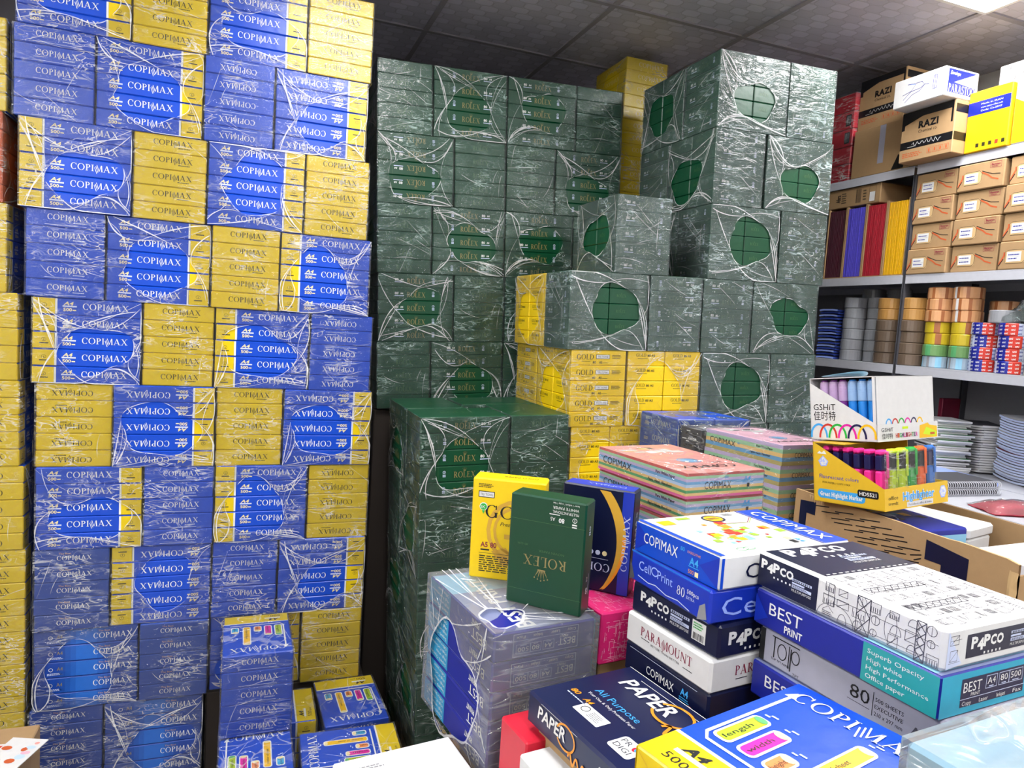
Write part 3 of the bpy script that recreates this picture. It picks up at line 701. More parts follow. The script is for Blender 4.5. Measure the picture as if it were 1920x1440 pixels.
def best_label(f, x, y, outline):
    if outline: f.outline(x, y, .132, .040, .0011, 'whiteblue', 2.4)
    f.text('BEST', x-.043, y+.007, .0135, 'white', w=.036, lay=2.4); f.text('PRINT', x-.036, y-.0035, .0045, 'white', w=.018, lay=2.4)
    for s, xx, w in (('A4', -.005, .016), ('80', .021, .015), ('500', .046, .022)):
        f.outline(x+xx, y+.007, w+.006, .016, .0008, 'whiteblue', 2.4); f.text(s, x+xx, y+.0085, .0085, 'white', w=w, lay=2.4); f.rect(x+xx, y+.001, w*.6, .0012, 'whiteblue', 2.4)
    f.rect(x, y-.008, .132, .0008, 'whiteblue', 2.4)
    for s, xx in (('Copy', -.052), ('Laser', -.018), ('Inkjet', .018), ('Fax', .052)): f.text(s, x+xx, y-.0135, .0055, 'white', w=.018, lay=2.4)
def cover_best(f, L, W):
    f.rect(0, 0, L-.004, W-.004, 'slate', 1); f.rect(.09, 0, .1, W-.004, 'lightblue', 1.5)
    P = [(-L/2+.003, W/2-.004), (-L/2+.003, W/2-.04), (-L/2+.02, W/2-.055), (-L/2+.05, W/2-.075), (-L/2+.08, W/2-.10), (-L/2+.10, W/2-.13), (-L/2+.12, W/2-.15), (-L/2+.125, W/2-.13), (-L/2+.11, W/2-.10), (-L/2+.085, W/2-.06), (-L/2+.06, W/2-.035), (-L/2+.045, W/2-.004)]
    f.poly(P, 'bestnavy', 2)
    f.text('BEST PRINT', -.02, .035, .036, 'white', w=.235, font='bold', lay=3); f.line([(-L/2+.02, -.03), (.1, -.03)], .0012, 'white', 2); f.greek(-.05, -.055, .1, .02, 'white', 3, 2)
bp = ream_bestprint(.0515, side='skyteal').mesh('blue_copy_ream')
BP = (.405, 1.085, 7.5)
t = thing('paper_bale', 'large film-wrapped bale of blue copy paper, upside-down white lettering, torn film', 'paper bale')
cx, cy, a = corner(*BP, RW, RL); t.location = (cx, cy, TT+.001); t.rotation_euler = (0, 0, a)
for i in range(5):
    if i < 4: link('ream', bp, t, (random.uniform(-.002, .002), random.uniform(-.002, .002), .027+.0528*i), (pi, 0, pi/2))
    else:
        top = ream_bestprint(.0515, side='skyteal')
        cover_best(Frame(top, (0, 0, -.0515/2), (1, 0, 0), (0, -1, 0)), RL-.004, RW-.004)
        link('ream', top.mesh('blue_copy_ream'), t, (0, 0, .027+.0528*i), (pi, 0, pi/2))
def cling(L, W, H, m, seed, holes=(), amp=.003, n=16):
    """loose film over a block: displaced sheets on five sides; holes are (side, cx, cy, a, b) left open"""
    R = random.Random(seed); mb = MB(); X, Y, Z = Vector((1,0,0)), Vector((0,1,0)), Vector((0,0,1))
    for k, (o, u, v, nn, du, dv) in {'F': (-Y*W/2, X, Z, -Y, L, H), 'K': (Y*W/2, -X, Z, Y, L, H), 'R': (X*L/2, Y, Z, X, W, H), 'L': (-X*L/2, -Y, Z, -X, W, H), 'T': (Z*H/2, X, Y, Z, L, W)}.items():
        ph = [R.random()*6 for _ in range(4)]
        def pt(a, b):
            e = min(1, 6*min(a+.5, .5-a)) * min(1, 6*min(b+.5, .5-b)); e = max(0, e)
            return o+u*(a*du)+v*(b*dv)+nn*(e*amp*(.5+.5*sin(9*a+5*b+ph[0])*sin(13*b-6*a+ph[1])))
        hh = [h for h in holes if h[0] == k]
        if not hh:
            mb.grid([[pt(i/n-.5, j/n-.5) for i in range(n+1)] for j in range(n+1)], m); continue
        _, hx, hy, ha, hb = hh[0]; kk = 56; rows = []; rim = None
        for r in range(8):
            s = r/7; row = []
            for i in range(kk):
                q = 4*i/kk; e = int(q); q -= e
                p = [(-.5+q, -.5), (.5, -.5+q), (.5-q, .5), (-.5, .5-q)][e]; th = math.atan2(p[1]-hy, p[0]-hx)
                rr = 1+.12*sin(3*th+ph[2])+.08*sin(5*th+ph[3]); h = (hx+ha*rr*cos(th), hy+hb*rr*sin(th))
                row.append(pt(p[0]+(h[0]-p[0])*s, p[1]+(h[1]-p[1])*s))
            rows.append(row)
        mb.grid(rows, m, True); rim = rows[-1]+rows[-1][:1]
        mb.ribbon([p+nn*.001 for p in rim], [.002+.004*R.random() for _ in rim], nn, 'film_stretch_glint')
        for q in range(9):
            i = R.randint(0, kk-1); st, en = rows[0][i], rows[-1][(i+R.randint(-6, 6)) % kk]; mid_ = (st+en)/2 + (v if R.random() > .5 else u)*.02*R.uniform(-1, 1)
            mb.ribbon([st*(1-x)**2+mid_*2*x*(1-x)+en*x*x+nn*.002 for x in [s/7 for s in range(8)]], [.0006+.003*R.random() for _ in range(8)], nn, 'film_stretch_glint')
    return mb.mesh('shrink_wrap', True)
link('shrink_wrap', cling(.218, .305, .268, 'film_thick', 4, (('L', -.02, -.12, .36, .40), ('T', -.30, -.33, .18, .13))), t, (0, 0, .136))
# --- three small reams standing on end
def standing(name, mesh, label, x, y, z, yaw, rx, ry):
    return tag(link(name, mesh, None, (x, y, z), (radians(rx), radians(ry), radians(yaw))), label, 'ream of paper')
def small(w, h, d, m): mb = MB(); mb.box(0, 0, 0, w, d, h, m, .003); return mb
mb = small(.148, .21, .05, 'goldyel'); f = Frame(mb, (.074, 0, .105), (1, 0, 0), (0, 0, 1))
P = [(-.02, -.03), (-.02, .02), (-.035, .02), (-.035, -.01), (-.048, .0), (-.042, .03), (.02, .078), (.062, .03), (.07, -.02), (.045, -.06), (-.01, -.062)]
f.ring(.02, .0, .062, .066, .008, 'ochre', 1); f.ring(.02, .0, .048, .052, .006, 'ochre', 1); f.rect(.02, .012, .012, .06, 'ochre', 1); f.rect(.02, -.012, .05, .01, 'ochre', 1)
f.poly([(-.03, -.045), (.0, -.035), (.02, -.06), (-.005, -.075)], 'ochre', 1)
f.greek(-.045, .09, .034, .009, 'inkdark', 3, 2); tritone(f, -.045, .072, .033, .013)
f.text('GOLD', .012, .038, .026, 'black', w=.116, font='serif', lay=3); f.disc(-.05, .047, .0085, .0085, 'white', 4, 10); f.disc(-.05, .0465, .007, .007, 'hlgreen', 5, 10); f.text('IK', -.05, .0465, .007, 'white', w=.009, lay=6); f.poly([(-.053, .039), (-.047, .039), (-.05, .031)], 'hlgreen', 4)
f.text('Prestige', .005, .014, .008, 'inkdark', w=.036, shear=.35); f.text('A5', -.045, -.032, .011, 'maroon', w=.015, font='bold'); f.text('80', -.026, -.032, .011, 'maroon', w=.013, font='bold')
f.rect(-.043, -.043, .018, .003, 'inkdark', 2); f.line([(-.055, -.05), (.065, -.05)], .0008, 'inkdark', 2); f.greek(.0, -.072, .108, .036, 'inkdark', 8, 2)
ft = Frame(mb, (.074, .025, .21), (1, 0, 0), (0, 1, 0)); ft.text('GOLD PAPER', .02, .0, .011, 'inkdark', w=.07, rot=pi)
standing('standing_ream', mb.mesh('standing_ream'), 'upright yellow ream behind the dark green one, black lettering', .438, 1.346, 1.3265, -30.4, 2.5, 0)
mb = small(.148, .21, .05, 'green'); f = Frame(mb, (.074, 0, .105), (1, 0, 0), (0, 0, 1))
for y in (.058, -.075): f.line([(-.073, y), (.073, y)], .0007, 'golddim', 2)
f.text('ROLEX', .0, -.016, .0185, 'gold', w=.084, font='serif', rot=pi); crown(Frame(mb, (.074-.005, 0, .105-.032), (-1, 0, 0), (0, 0, -1)), 0, 0, .025, 'gold', 3)
f.text('NOVIN PAPER', .012, .004, .0045, 'golddim', w=.05, rot=pi); f.text('80 G/M', -.045, .012, .004, 'golddim', w=.02, rot=pi)
f.text('MULTIFUNCTIONAL', .035, .082, .0052, 'white', w=.05, rot=pi); f.text('WHITE PAPER', .035, .09, .0052, 'white', w=.05, rot=pi); f.text('laser / inkjet / copy / fax', .035, .098, .0036, 'white', w=.05, rot=pi)
f.text('80', .028, .067, .0085, 'white', w=.011, font='bold', rot=pi); f.text('A5', .011, .068, .007, 'white', w=.009, rot=pi); f.rect(.014, .077, .02, .0015, 'white', 2); emb2(f, .053, .066, .9, 'white')
fs_ = Frame(mb, (.148, .025, .105), (0, 1, 0), (0, 0, 1)); emb2(fs_, 0, .05, .8); fs_.text('80', .0, -.062, .008, 'white', w=.012, rot=-pi/2, font='bold'); fs_.text('A5', .0, -.04, .006, 'white', w=.01, rot=-pi/2); fs_.rect(.009, -.052, .0012, .04, 'whiteblue', 2)
standing('standing_ream', mb.mesh('standing_ream'), 'upright dark green ream in front, upside-down gold lettering', .470, 1.212, 1.3265, -44.5, 1, 0)
mb = small(.148, .21, .05, 'navyd'); f = Frame(mb, (.074, 0, .105), (1, 0, 0), (0, 0, 1))
f.rect(.062, 0, .022, .206, 'cellblue', 1)
def arc(cx, cy, r, a0, a1, n=16): return [(cx+r*cos(radians(a0+(a1-a0)*i/n)), cy+r*sin(radians(a0+(a1-a0)*i/n))) for i in range(n+1)]
A, B = arc(-.085, -.0, .148, 42, -40), arc(-.12, -.01, .165, -34, 42)
f.poly([(p[0], max(-.1, min(.102, p[1]))) for p in A+B], 'ochre', 1.5)
A, B = arc(-.085, 0, .148, 5, -44), arc(-.11, .0, .166, -38, 4); f.poly([(p[0], max(-.1, min(.102, p[1]))) for p in A+B], 'orange', 1.8)
f.text('COPImAX', -.02, -.055, .016, 'whiteblue', w=.108, font='serif', rot=pi); f.line([(-.06, -.038), (.03, -.038)], .0006, 'whiteblue', 2)
for i, c in enumerate(('cream', 'whiteblue', 'whiteblue')): f.disc(.022-.014*i, -.026, .005, .005, c, 3, 12)
fs_ = Frame(mb, (.148, .025, .105), (0, 1, 0), (0, 0, 1)); fs_.text('COPImAX', 0, .01, .013, 'whiteblue', w=.105, font='serif', rot=pi/2); fs_.text('A5', 0, -.075, .008, 'orange', w=.012, rot=pi/2)
f.text('COPImAX', .062, .0, .012, 'whiteblue', w=.11, font='serif', rot=pi/2)
ft = Frame(mb, (.074, .025, .21), (1, 0, 0), (0, 1, 0)); ft.rect(0, 0, .14, .044, 'cellblue', 1); ft.text('COPImAX', .01, .0, .012, 'whiteblue', w=.08, font='serif', rot=pi)
standing('standing_ream', mb.mesh('standing_ream'), 'upright navy ream with a golden crescent, behind the green ream', .607, 1.282, 1.3265, -44.2, 0, 0)
# --- pink carton
mb = blank(.20, .21, .10, 'pink'); R = random.Random(3)
for k, L_, H_, n in (('F', .20, .10, 140), ('T', .20, .21, 200)):
    f = mb.face(k, .20, .21, .10)
    for i in range(n): f.rect(R.uniform(-L_/2+.012, L_/2-.012), R.uniform(-H_/2+.004, H_/2-.004), R.uniform(.003, .02), .0007, 'pastelpink', 1); f.rect(R.uniform(-L_/2+.004, L_/2-.004), R.uniform(-H_/2+.012, H_/2-.012), .0007, R.uniform(.003, .02), 'pastelpink', 1)
f = mb.face('F', .20, .21, .10); f.text('Advance', .0, .0, .014, 'navy', w=.075, font='bold', lay=3)
f = mb.face('T', .20, .21, .10); f.text('Reli', -.05, .01, .05, 'bestnavy', w=.12, font='fat', lay=3, rot=pi-.2)
put('paper_carton', mb.mesh('paper_carton'), 'pink carton with purple lettering under the navy upright ream', 'carton', .628, 1.120, 7, .20, .21, 1.2255, .10)
support(.64, 1.14, 7, .16, .17, TT+.001, 1.225, 'plain kraft carton hidden under the pink carton')
# --- left stack of reams: each its own brand
def flat_ream(L, W, H, m, b=.004): return blank(L, W, H, m, b)
SX, SZ, SH = (.684, .868), 1.5147, .0545
a = []
mb = flat_ream(RL, RW, SH, 'paper'); f = mb.face('L', RL, RW, SH); f.rect(0, 0, RW-.006, SH-.004, 'blue', 1); f.poly([(-.101, -.024), (-.101, .024), (-.06, 0)], 'cellblue', 1.5); f.poly([(.101, .024), (.101, -.024), (.06, 0)], 'cellblue', 1.5)
f.text('COPIMAX', -.035, .004, .019, 'white', w=.088, lay=3); f.text('80', .02, .014, .007, 'skyblue', w=.01, lay=3); f.text('EXECUTIVE', .047, .013, .004, 'orange', w=.03, lay=3); f.text('A4', .048, .0, .013, 'skyblue', w=.021, lay=3, font='bold'); f.rect(.048, -.009, .024, .0012, 'skyblue', 3); f.text('500', .043, -.017, .007, 'orange', w=.013, lay=3); f.rect(.056, -.018, .008, .008, 'cream', 3)
f = mb.face('F', RL, RW, SH); f.text('COPIMAX', .005, .0, .025, 'navyd', w=.20, lay=2); f.rect(-.144, 0, .006, SH-.006, 'blue', 1)
f = mb.face('T', RL, RW, SH); f.rect(-.142, 0, .010, RW-.006, 'blue', 1); f.rect(.117, 0, .058, RW-.006, 'blue', 1); f.rect(.084, 0, .004, RW-.006, 'bestnavy', 1)
fu = mb.face('U', RL, RW, SH); fu.text('COPIMAX', 0, .117, .032, 'white', w=.17, lay=3)
R = random.Random(11); cs = ['squarered', 'tubeyel', 'squarelime', 'lightblue', 'squarelime', 'orange', 'squarered', 'lightblue']
for i in range(46):
    x, y = R.gauss(-.035, .032), R.gauss(-.02, .028); s = R.uniform(.006, .018); x = max(-.12, min(.07, x)); y = max(-.09, min(.085, y)); f.rect(x, y, s*1.1, s, cs[i % 8], 1.2+.02*i)
f.rect(-.11, .07, .03, .024, 'tubeyel', 2); f.rect(-.06, .085, .03, .012, 'squarelime', 2); f.ring(.0, .07, .024, .02, .004, 'navy', 2); f.disc(.0, .07, .019, .0155, 'tubeyel', 2); f.greek(.0, .07, .03, .012, 'navy', 2, 3)
f.line([(-.03, .03), (.0, .04), (.05, .035), (.08, .06)], .0015, 'maroon', 1.6); f.line([(-.03, .026), (.0, .036), (.05, .031), (.08, .056)], .0015, 'squarelime', 1.6); f.greek(.05, .085, .03, .014, 'greyd', 3, 2)
f.text('A4', .056, -.076, .012, 'skyblue', w=.02, rot=-pi/2, lay=3, font='bold'); f.rect(.04, -.078, .012, .014, 'black', 2); f.rect(.044, -.06, .012, .012, 'cream', 2); f.ring(-.085, -.085, .012, .007, .0015, 'stripedgreen', 2); f.ring(-.07, -.085, .012, .007, .0015, 'stripedgreen', 2)
a.append((mb, 'white-topped ream with colourful squares, topmost of the left foreground stack', 0, 0, 7.3))
mb = flat_ream(RL, RW, SH, 'cellblue'); f = mb.face('L', RL, RW, SH); f.rect(0, .0265, RW-.004, .003, 'bestlight', 1)
f.text('Cell', -.062, .008, .017, 'tagblue', w=.034); f.ring(-.034, .009, .010, .008, .0022, 'tagblue', 2); f.text('Print', -.006, .008, .016, 'tagblue', w=.04); f.text('80', .036, .002, .015, 'white', w=.02, font='serif'); f.text('500pcs', .065, .008, .007, 'white', w=.028); f.text('EXTRA', .06, -.002, .005, 'whiteblue', w=.02)
f.line([(-.08, -.012), (-.05, -.016), (-.03, -.013), (0, -.019), (.03, -.016), (.06, -.022)], .0016, 'whiteblue', 2); f.poly([(-.105, -.027), (-.105, .01), (-.09, -.02)], 'greyd', 1); f.poly([(.078, -.027), (.1, -.02), (.094, .004), (.082, -.004)], 'grey', 1.5)
f = mb.face('F', RL, RW, SH); f.text('Cell-Print', .0, .0, .03, 'tagblue', w=.25)
a.append((mb, 'shiny royal blue ream with a torn corner, second in left foreground stack', -.010, .004, 5))
def papco(f, x, y, s, m='white'):
    f.text('P', x-.026*s, y+.004*s, .0145*s, m, w=.013*s, font='fat'); f.text('4', x-.0135*s, y+.0005*s, .0145*s, m, w=.013*s, font='fat'); f.text('P', x-.001*s, y+.004*s, .0145*s, m, w=.013*s, font='fat'); f.text('CO', x+.020*s, y+.003*s, .0125*s, m, w=.027*s, font='fat')
    for i in range(5): f.rect(x-.004*s+.008*s*i, y-.012*s, .003*s, .003*s, m, 2)
def infoblock(f, x, y, s):
    f.rect(x, y+.008*s, .044*s, .0045*s, 'whiteblue', 2); f.rect(x-.008*s, y+.002*s, .028*s, .0032*s, 'whiteblue', 2); f.rect(x, y-.004*s, .044*s, .0055*s, 'whiteblue', 2); f.text('MULTIPURPOSE', x, y-.0115*s, .0048*s, 'white', w=.044*s, lay=2); f.bars(x, y+.008*s, .04*s, .003*s, 'navyd', 9, 3); f.greek(x, y-.004*s, .04*s, .004*s, 'navy', 2, 3)
mb = flat_ream(RL, RW, SH, 'navyd'); f = mb.face('L', RL, RW, SH); papco(f, -.045, .004, 1.1); infoblock(f, .018, .003, 1.0); f.rect(.062, .001, .03, .032, 'white', 2); f.greek(.062, .009, .024, .012, 'hlgreen', 3, 3); f.bars(.062, -.008, .024, .011, 'black', 9, 3)
f = mb.face('F', RL, RW, SH); papco(f, -.085, .0, 1.35); infoblock(f, -.02, .0, 1.1)
a.append((mb, 'dark navy ream with chunky white lettering, third in the left foreground stack', .008, -.002, 9))
mb = flat_ream(RL, RW, SH, 'cardwhite'); f = mb.face('L', RL, RW, SH); f.text('PARAmOUNT', .0, .006, .0155, 'maroon', w=.128, font='serif'); f.line([(-.062, -.006), (-.04, -.006)], .0012, 'black', 2); f.line([(.044, -.010), (.066, -.010)], .0012, 'black', 2); f.text('BETTER THAN BETTER', .0, -.0085, .004, 'greyd', w=.072)
f = mb.face('F', RL, RW, SH); f.text('PARAmOUNT', -.03, .004, .0155, 'maroon', w=.135, font='serif'); f.line([(-.095, -.01), (-.07, -.01)], .0012, 'black', 2); f.text('BETTER THAN BETTER', -.02, -.011, .004, 'greyd', w=.08)
a.append((mb, 'crumpled white ream with dark red lettering, fourth in left foreground stack', -.002, -.002, 8))
mb = flat_ream(RL, RW, SH, 'navyd'); f = mb.face('L', RL, RW, SH); f.line([(-.09, .02), (.08, .02)], .0008, 'whiteblue', 2); f.text('COPIMAX', -.008, .0, .015, 'white', w=.07); f.text('A4', .052, .004, .012, 'skyblue', w=.018, font='bold'); f.greek(.054, -.008, .026, .007, 'skyblue', 2, 2); f.rect(.066, -.015, .007, .007, 'salmon', 2)
a.append((mb, 'dark navy ream with a thin white line, lowest visible in left stack', .0, .0, 8))
for i, (mb, lab, dx, dy, yaw) in enumerate(a):
    put('paper_ream', mb.mesh('paper_ream'), lab, 'ream of paper', SX[0]+dx, SX[1]+dy, yaw, RL, RW, SZ-(i+1)*SH-.0002*i, SH-.0004, group='left foreground stack of reams')
support(SX[0]+.02, SX[1]+.02, 8, RL-.13, RW-.04, TT+.001, SZ-5*SH-.0025, 'plain kraft carton hidden under the left foreground stack of reams')
# --- right stack
def drawing(f, x0, x1, y0, y1, seed, n):
    """line drawings of tools and buildings printed on the wrapper"""
    R = random.Random(seed); nx, ny = max(1, round((x1-x0)/.024)), max(1, round((y1-y0)/.019)); cells = [(i, j) for i in range(nx) for j in range(ny)]
    for i, (ci, cj) in enumerate(cells):
        x = x0+(ci+.5+R.uniform(-.12, .12))*(x1-x0)/nx; y = y0+(cj+.5+R.uniform(-.1, .1))*(y1-y0)/ny; w, h = R.uniform(.013, .02), R.uniform(.009, .015); k = R.randint(0, 5)
        if k == 0: f.outline(x, y, w, h, .0007, 'linegrey'); f.line([(x-w/2, y-h/2), (x+w/2, y+h/2)], .0007, 'linegrey')
        elif k == 1:
            f.outline(x, y, w, h, .0007, 'linegrey')
            for q in range(5): f.rect(x-w/2+w*(q+.5)/5, y-h*.2, .0009, h*.5, 'linegrey')
        elif k == 2: f.ring(x, y, h/2, h/2, .0008, 'linegrey', 1, 0, 2*pi, 12); f.rect(x, y, .0006, h, 'linegrey')
        elif k == 3: f.ring(x, y-h/2, w/2, h, .0008, 'linegrey', 1, 0, pi, 10); f.line([(x-w/2, y-h/2), (x+w/2, y-h/2)], .0007, 'linegrey')
        elif k == 4:
            f.outline(x, y, .012, h, .0007, 'linegrey')
            for q in range(4): f.line([(x-.006, y-h/2+h*q/4), (x+.006, y-h/2+h*(q+1)/4)], .0007, 'linegrey'); f.line([(x+.006, y-h/2+h*q/4), (x-.006, y-h/2+h*(q+1)/4)], .0007, 'linegrey')
        else: f.line([(x-w/2, y), (x, y+h/2), (x+w/2, y)], .0007, 'linegrey'); f.greek(x, y-h/4, w, h/2, 'linegrey', 3, 1, i)
    yv = y0
    for q in range(int((y1-y0)/.028)+1): f.line([(x0+.004, y0+.003+.028*q), (x1-.004, min(y1-.002, y0+.003+.028*q+R.uniform(-.004, .006)))], .0006, 'linegrey')
def lattice(f, x, y0, y1, w):
    f.outline(x, (y0+y1)/2, w, y1-y0, .0012, 'linegrey'); n = max(2, round((y1-y0)/w))
    for q in range(n):
        a_, b_ = y0+(y1-y0)*q/n, y0+(y1-y0)*(q+1)/n
        f.line([(x-w/2, a_), (x+w/2, b_)], .0012, 'linegrey'); f.line([(x+w/2, a_), (x-w/2, b_)], .0012, 'linegrey')
QX, QZ, QH = (.788, .577), 1.519, .0562
b = []
mb = flat_ream(RL, RW, QH, 'cardwhite', .006); f = mb.face('F', RL, RW, QH); f.rect(-.092, 0, .112, QH-.008, 'navyd', 1); papco(f, -.112, .008, .95); infoblock(f, -.064, .0, .8)
lattice(f, .038, -.026, .024, .02); lattice(f, .118, -.026, .024, .012); f.outline(-.013, .008, .010, .03, .0007, 'linegrey'); f.ring(.078, .0, .009, .02, .0007, 'linegrey'); f.ring(-.005, -.026, .03, .024, .0007, 'linegrey', 1, 0, pi); drawing(f, -.03, .145, -.025, .025, 5, 26)
f = mb.face('T', RL, RW, QH); f.rect(-.087, 0, .114, RW-.012, 'navyd', 1); fu = mb.face('T', RL, RW, QH)
papco(Frame(mb, fu.pt(-.118, -.015, 0), (0, 1, 0), (-1, 0, 0)), 0, 0, 1.9); infoblock(Frame(mb, fu.pt(-.078, .03, 0), (0, 1, 0), (-1, 0, 0)), 0, 0, 1.3)
for i in range(14): fu.rect(-.034, -.09+.013*i, .0025, .007, 'white', 2)
drawing(f, -.026, .145, -.098, .098, 99, 0)
for x in (.03, .09): lattice(f, x, -.09, .02, .014)
f = mb.face('R', RL, RW, QH); f.rect(.012, .0, .15, .03, 'navyd', 1); papco(f, -.022, .0, 1.0); infoblock(f, .045, .0, .8); f.rect(.079, .0, .014, .026, 'white', 2); f.greek(.079, .006, .011, .008, 'hlgreen', 2, 3); f.bars(.079, -.005, .011, .01, 'black', 6, 3)
f.poly([(-.1, -.024), (-.1, .024), (-.07, -.02)], 'whiteblue', 1); drawing(f, -.1, -.07, -.02, .02, 8, 3)
b.append((mb, 'navy and white ream printed with line drawings, topmost of the right stack', 0, 0, 5.5))
mb = ream_bestprint(QH-.001, RL, RW); f = mb.face('F', RL, RW, QH-.001); f.poly([(-.147, -.025), (-.147, .02), (-.12, -.01)], 'cellblue', 2)
b.append((mb, 'blue ream with a turquoise end panel, second in right foreground stack', -.005, -.004, 5.2))
mb = flat_ream(RL, RW, QH, 'silver'); f = mb.face('F', RL, RW, QH); f.rect(-.142, 0, .010, QH-.006, 'black', 1)
f.rect(-.097, .020, .052, .0016, 'black', 2); f.rect(-.118, .004, .002, .032, 'black', 2); f.ring(-.103, .002, .009, .0125, .0016, 'black', 2); f.rect(-.090, .0, .0016, .034, 'black', 2); f.rect(-.0865, -.003, .0018, .034, 'black', 2); f.ring(-.078, .004, .008, .0105, .0016, 'black', 2); f.text('TOP TPT PAPER', -.105, -.0145, .0035, 'black', w=.036); f.text('TPT', -.075, -.0215, .0045, 'black', w=.012)
f.text('80', .03, .006, .019, 'black', w=.03); f.line([(.012, -.008), (.046, -.008)], .0007, 'black', 2); f.line([(.050, -.014), (.050, .018)], .0009, 'black', 2)
for i, s in enumerate(('500 SHEETS', 'EXECUTIVE', '210 x 297 mm')): f.text(s, .073, .010-.0095*i, .0055, 'black', w=.04)
f.text('A4', .118, -.006, .02, 'linegrey', w=.036)
b.append((mb, 'silver grey ream with thin black lettering, third in right foreground stack', .006, -.012, 5.8))
mb = ream_bestprint(QH-.001, RL, RW)
b.append((mb, 'blue ream mostly hidden below the silver one, fourth in right stack', -.005, -.008, 5.0))
for i, (mb, lab, dx, dy, yaw) in enumerate(b):
    put('paper_ream', mb.mesh('paper_ream'), lab, 'ream of paper', QX[0]+dx, QX[1]+dy, yaw, RW, RL, QZ-(i+1)*QH-.0002*i, QH-.0004, -pi/2, group='right foreground stack of reams')
support(QX[0]+.01, QX[1]+.01, 5, RW-.02, RL-.04, TT+.001, QZ-4*QH-.002, 'plain kraft carton hidden under the right foreground stack of reams')
# --- dark ream with orange script, lying lower
mb = flat_ream(RL, RW, .052, 'navy'); f = mb.face('T', RL, RW, .052)
def paperone(f, x, y, s, lay=3):
    f.text('PAPER', x-.028*s, y+.006*s, .028*s, 'white', w=.102*s, font='bold', lay=lay, shear=.15); f.line([(x-.07*s, y+.026*s), (x+.06*s, y+.026*s)], .001*s, 'white', lay); f.ring(x+.022*s, y+.003*s, .033*s, .027*s, .0042*s, 'orange', lay+1, radians(-150), radians(160), 24)
    P = []
    for i in range(40): t_ = i/39; P.append((x+.034*s+.06*s*t_, y-.028*s+.011*s*sin(t_*17)*(1-.3*t_)))
    f.line(P, .0045*s, 'orange', lay+1)
paperone(f, -.015, .055, 1.15); f.text('All Purpose', -.05, .0, .015, 'skyblue', w=.105); f.text('Your One & Only Premium Paper', -.045, -.018, .0065, 'white', w=.115); f.text('80', -.112, -.036, .011, 'orange', w=.018, font='bold', shear=.2); f.text('A4', -.078, -.036, .011, 'orange', w=.018, font='bold', shear=.2); f.greek(-.09, -.048, .06, .005, 'whiteblue', 1, 2)
f.rrect(-.045, -.056, .062, .028, .002, 'white', 2); f.ring(-.062, -.054, .008, .008, .0014, 'black', 3); f.greek(-.033, -.056, .03, .018, 'grey', 5, 3); f.rrect(.045, -.06, .046, .04, .006, 'white', 2); f.text('PR', .036, -.051, .011, 'greyd', w=.018, lay=3); f.text('DIGI', .043, -.067, .011, 'greyd', w=.032, lay=3); f.disc(.055, -.051, .005, .008, 'red', 3, 10); f.disc(.058, -.050, .004, .007, 'skyblue', 4, 10)
f.rect(.115, -.06, .055, .075, 'white', 2); f.greek(.115, -.06, .045, .06, 'greyd', 12, 3); f.rect(0, .101, RL-.01, .0015, 'white', 2)
f = mb.face('F', RL, RW, .052); paperone(f, -.055, .003, .75); f.rrect(.065, -.004, .045, .028, .003, 'white', 2); f.text('PR', .053, -.004, .009, 'greyd', w=.014, lay=3); f.disc(.0645, -.004, .003, .006, 'red', 3, 8); f.text('DIGI', .078, -.004, .009, 'greyd', w=.02, lay=3)
put('paper_ream', mb.mesh('paper_ream'), 'dark navy ream with orange script lettering, lying beside the wrapped bale', 'ream of paper', .490, .715, 9.5, RW, RL, 1.2105, .0516, -pi/2)
support(.50, .73, 9.5, RW-.02, RL-.03, TT+.001, 1.21, 'plain kraft carton hidden under the orange-script ream')
# --- big blue ream in the foreground and pale blue wrapped bale beside it
mb = blank(.295, .208, .0521, 'wrapblue', .003)
put('paper_ream', REAM['cop'], 'big bright blue ream with coloured tubes and yellow end, nearest foreground', 'ream of paper', .456, .431, 13.6, RL, RW, 1.348, .0521)
support(.475, .46, 13.6, RL-.05, RW-.05, TT+.001, 1.3475, 'plain kraft carton hidden under the big bright blue foreground ream')
t = thing('paper_bale', 'pale blue film-wrapped bale at the bottom right corner', 'paper bale', (.706, .402, 1.1675), (0, 0, radians(6)))
for i in range(6):
    m = MB(); m.box(-.143, -.048, 0, .143, .048, .0548, 'lightblue' if i == 5 else 'teal', .004); link('ream', m.mesh('pale_ream'), t, (0, 0, .001+.0553*i))
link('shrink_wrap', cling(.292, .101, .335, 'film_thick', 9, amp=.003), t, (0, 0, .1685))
support(.59, .36, 6, .25, .08, TT+.001, 1.167, 'plain kraft carton hidden under the pale blue bale')
# --- red and white boxes, white carton
def simple_box(name, w, d, h, m, label, cat, x, y, yaw, z, deco=None):
    mb = blank(w, d, h, m, .003)
    if deco: deco(mb, w, d, h)
    return put(name, mb.mesh(name), label, cat, x, y, yaw, w, d, z, h)
simple_box('small_box', .055, .085, .142, 'red', 'red box tucked between the wrapped bale and orange-script ream', 'box', .425, .965, 8, TT+.001)
def dec(mb, w, d, h): f = mb.face('L', w, d, h); f.ring(.02, .03, .02, .02, .004, 'hlgreen', 2); f.disc(-.03, .04, .012, .012, 'skyblue', 2)
simple_box('small_box', .06, .11, .135, 'cardwhite', 'white box with green ring, in front of the small red box', 'box', .425, .845, 8, TT+.001, dec)
def dec(mb, w, d, h):
    f = mb.face('T', w, d, h); f.ring(.03, -.07, .075, .07, .03, 'lightblue', 2, .2, pi-.2); f.greek(-.055, .115, .07, .012, 'grey', 2, 2)
    f = mb.face('F', w, d, h); f.rect(0, .3, w*.5, .05, 'lightblue', 1)
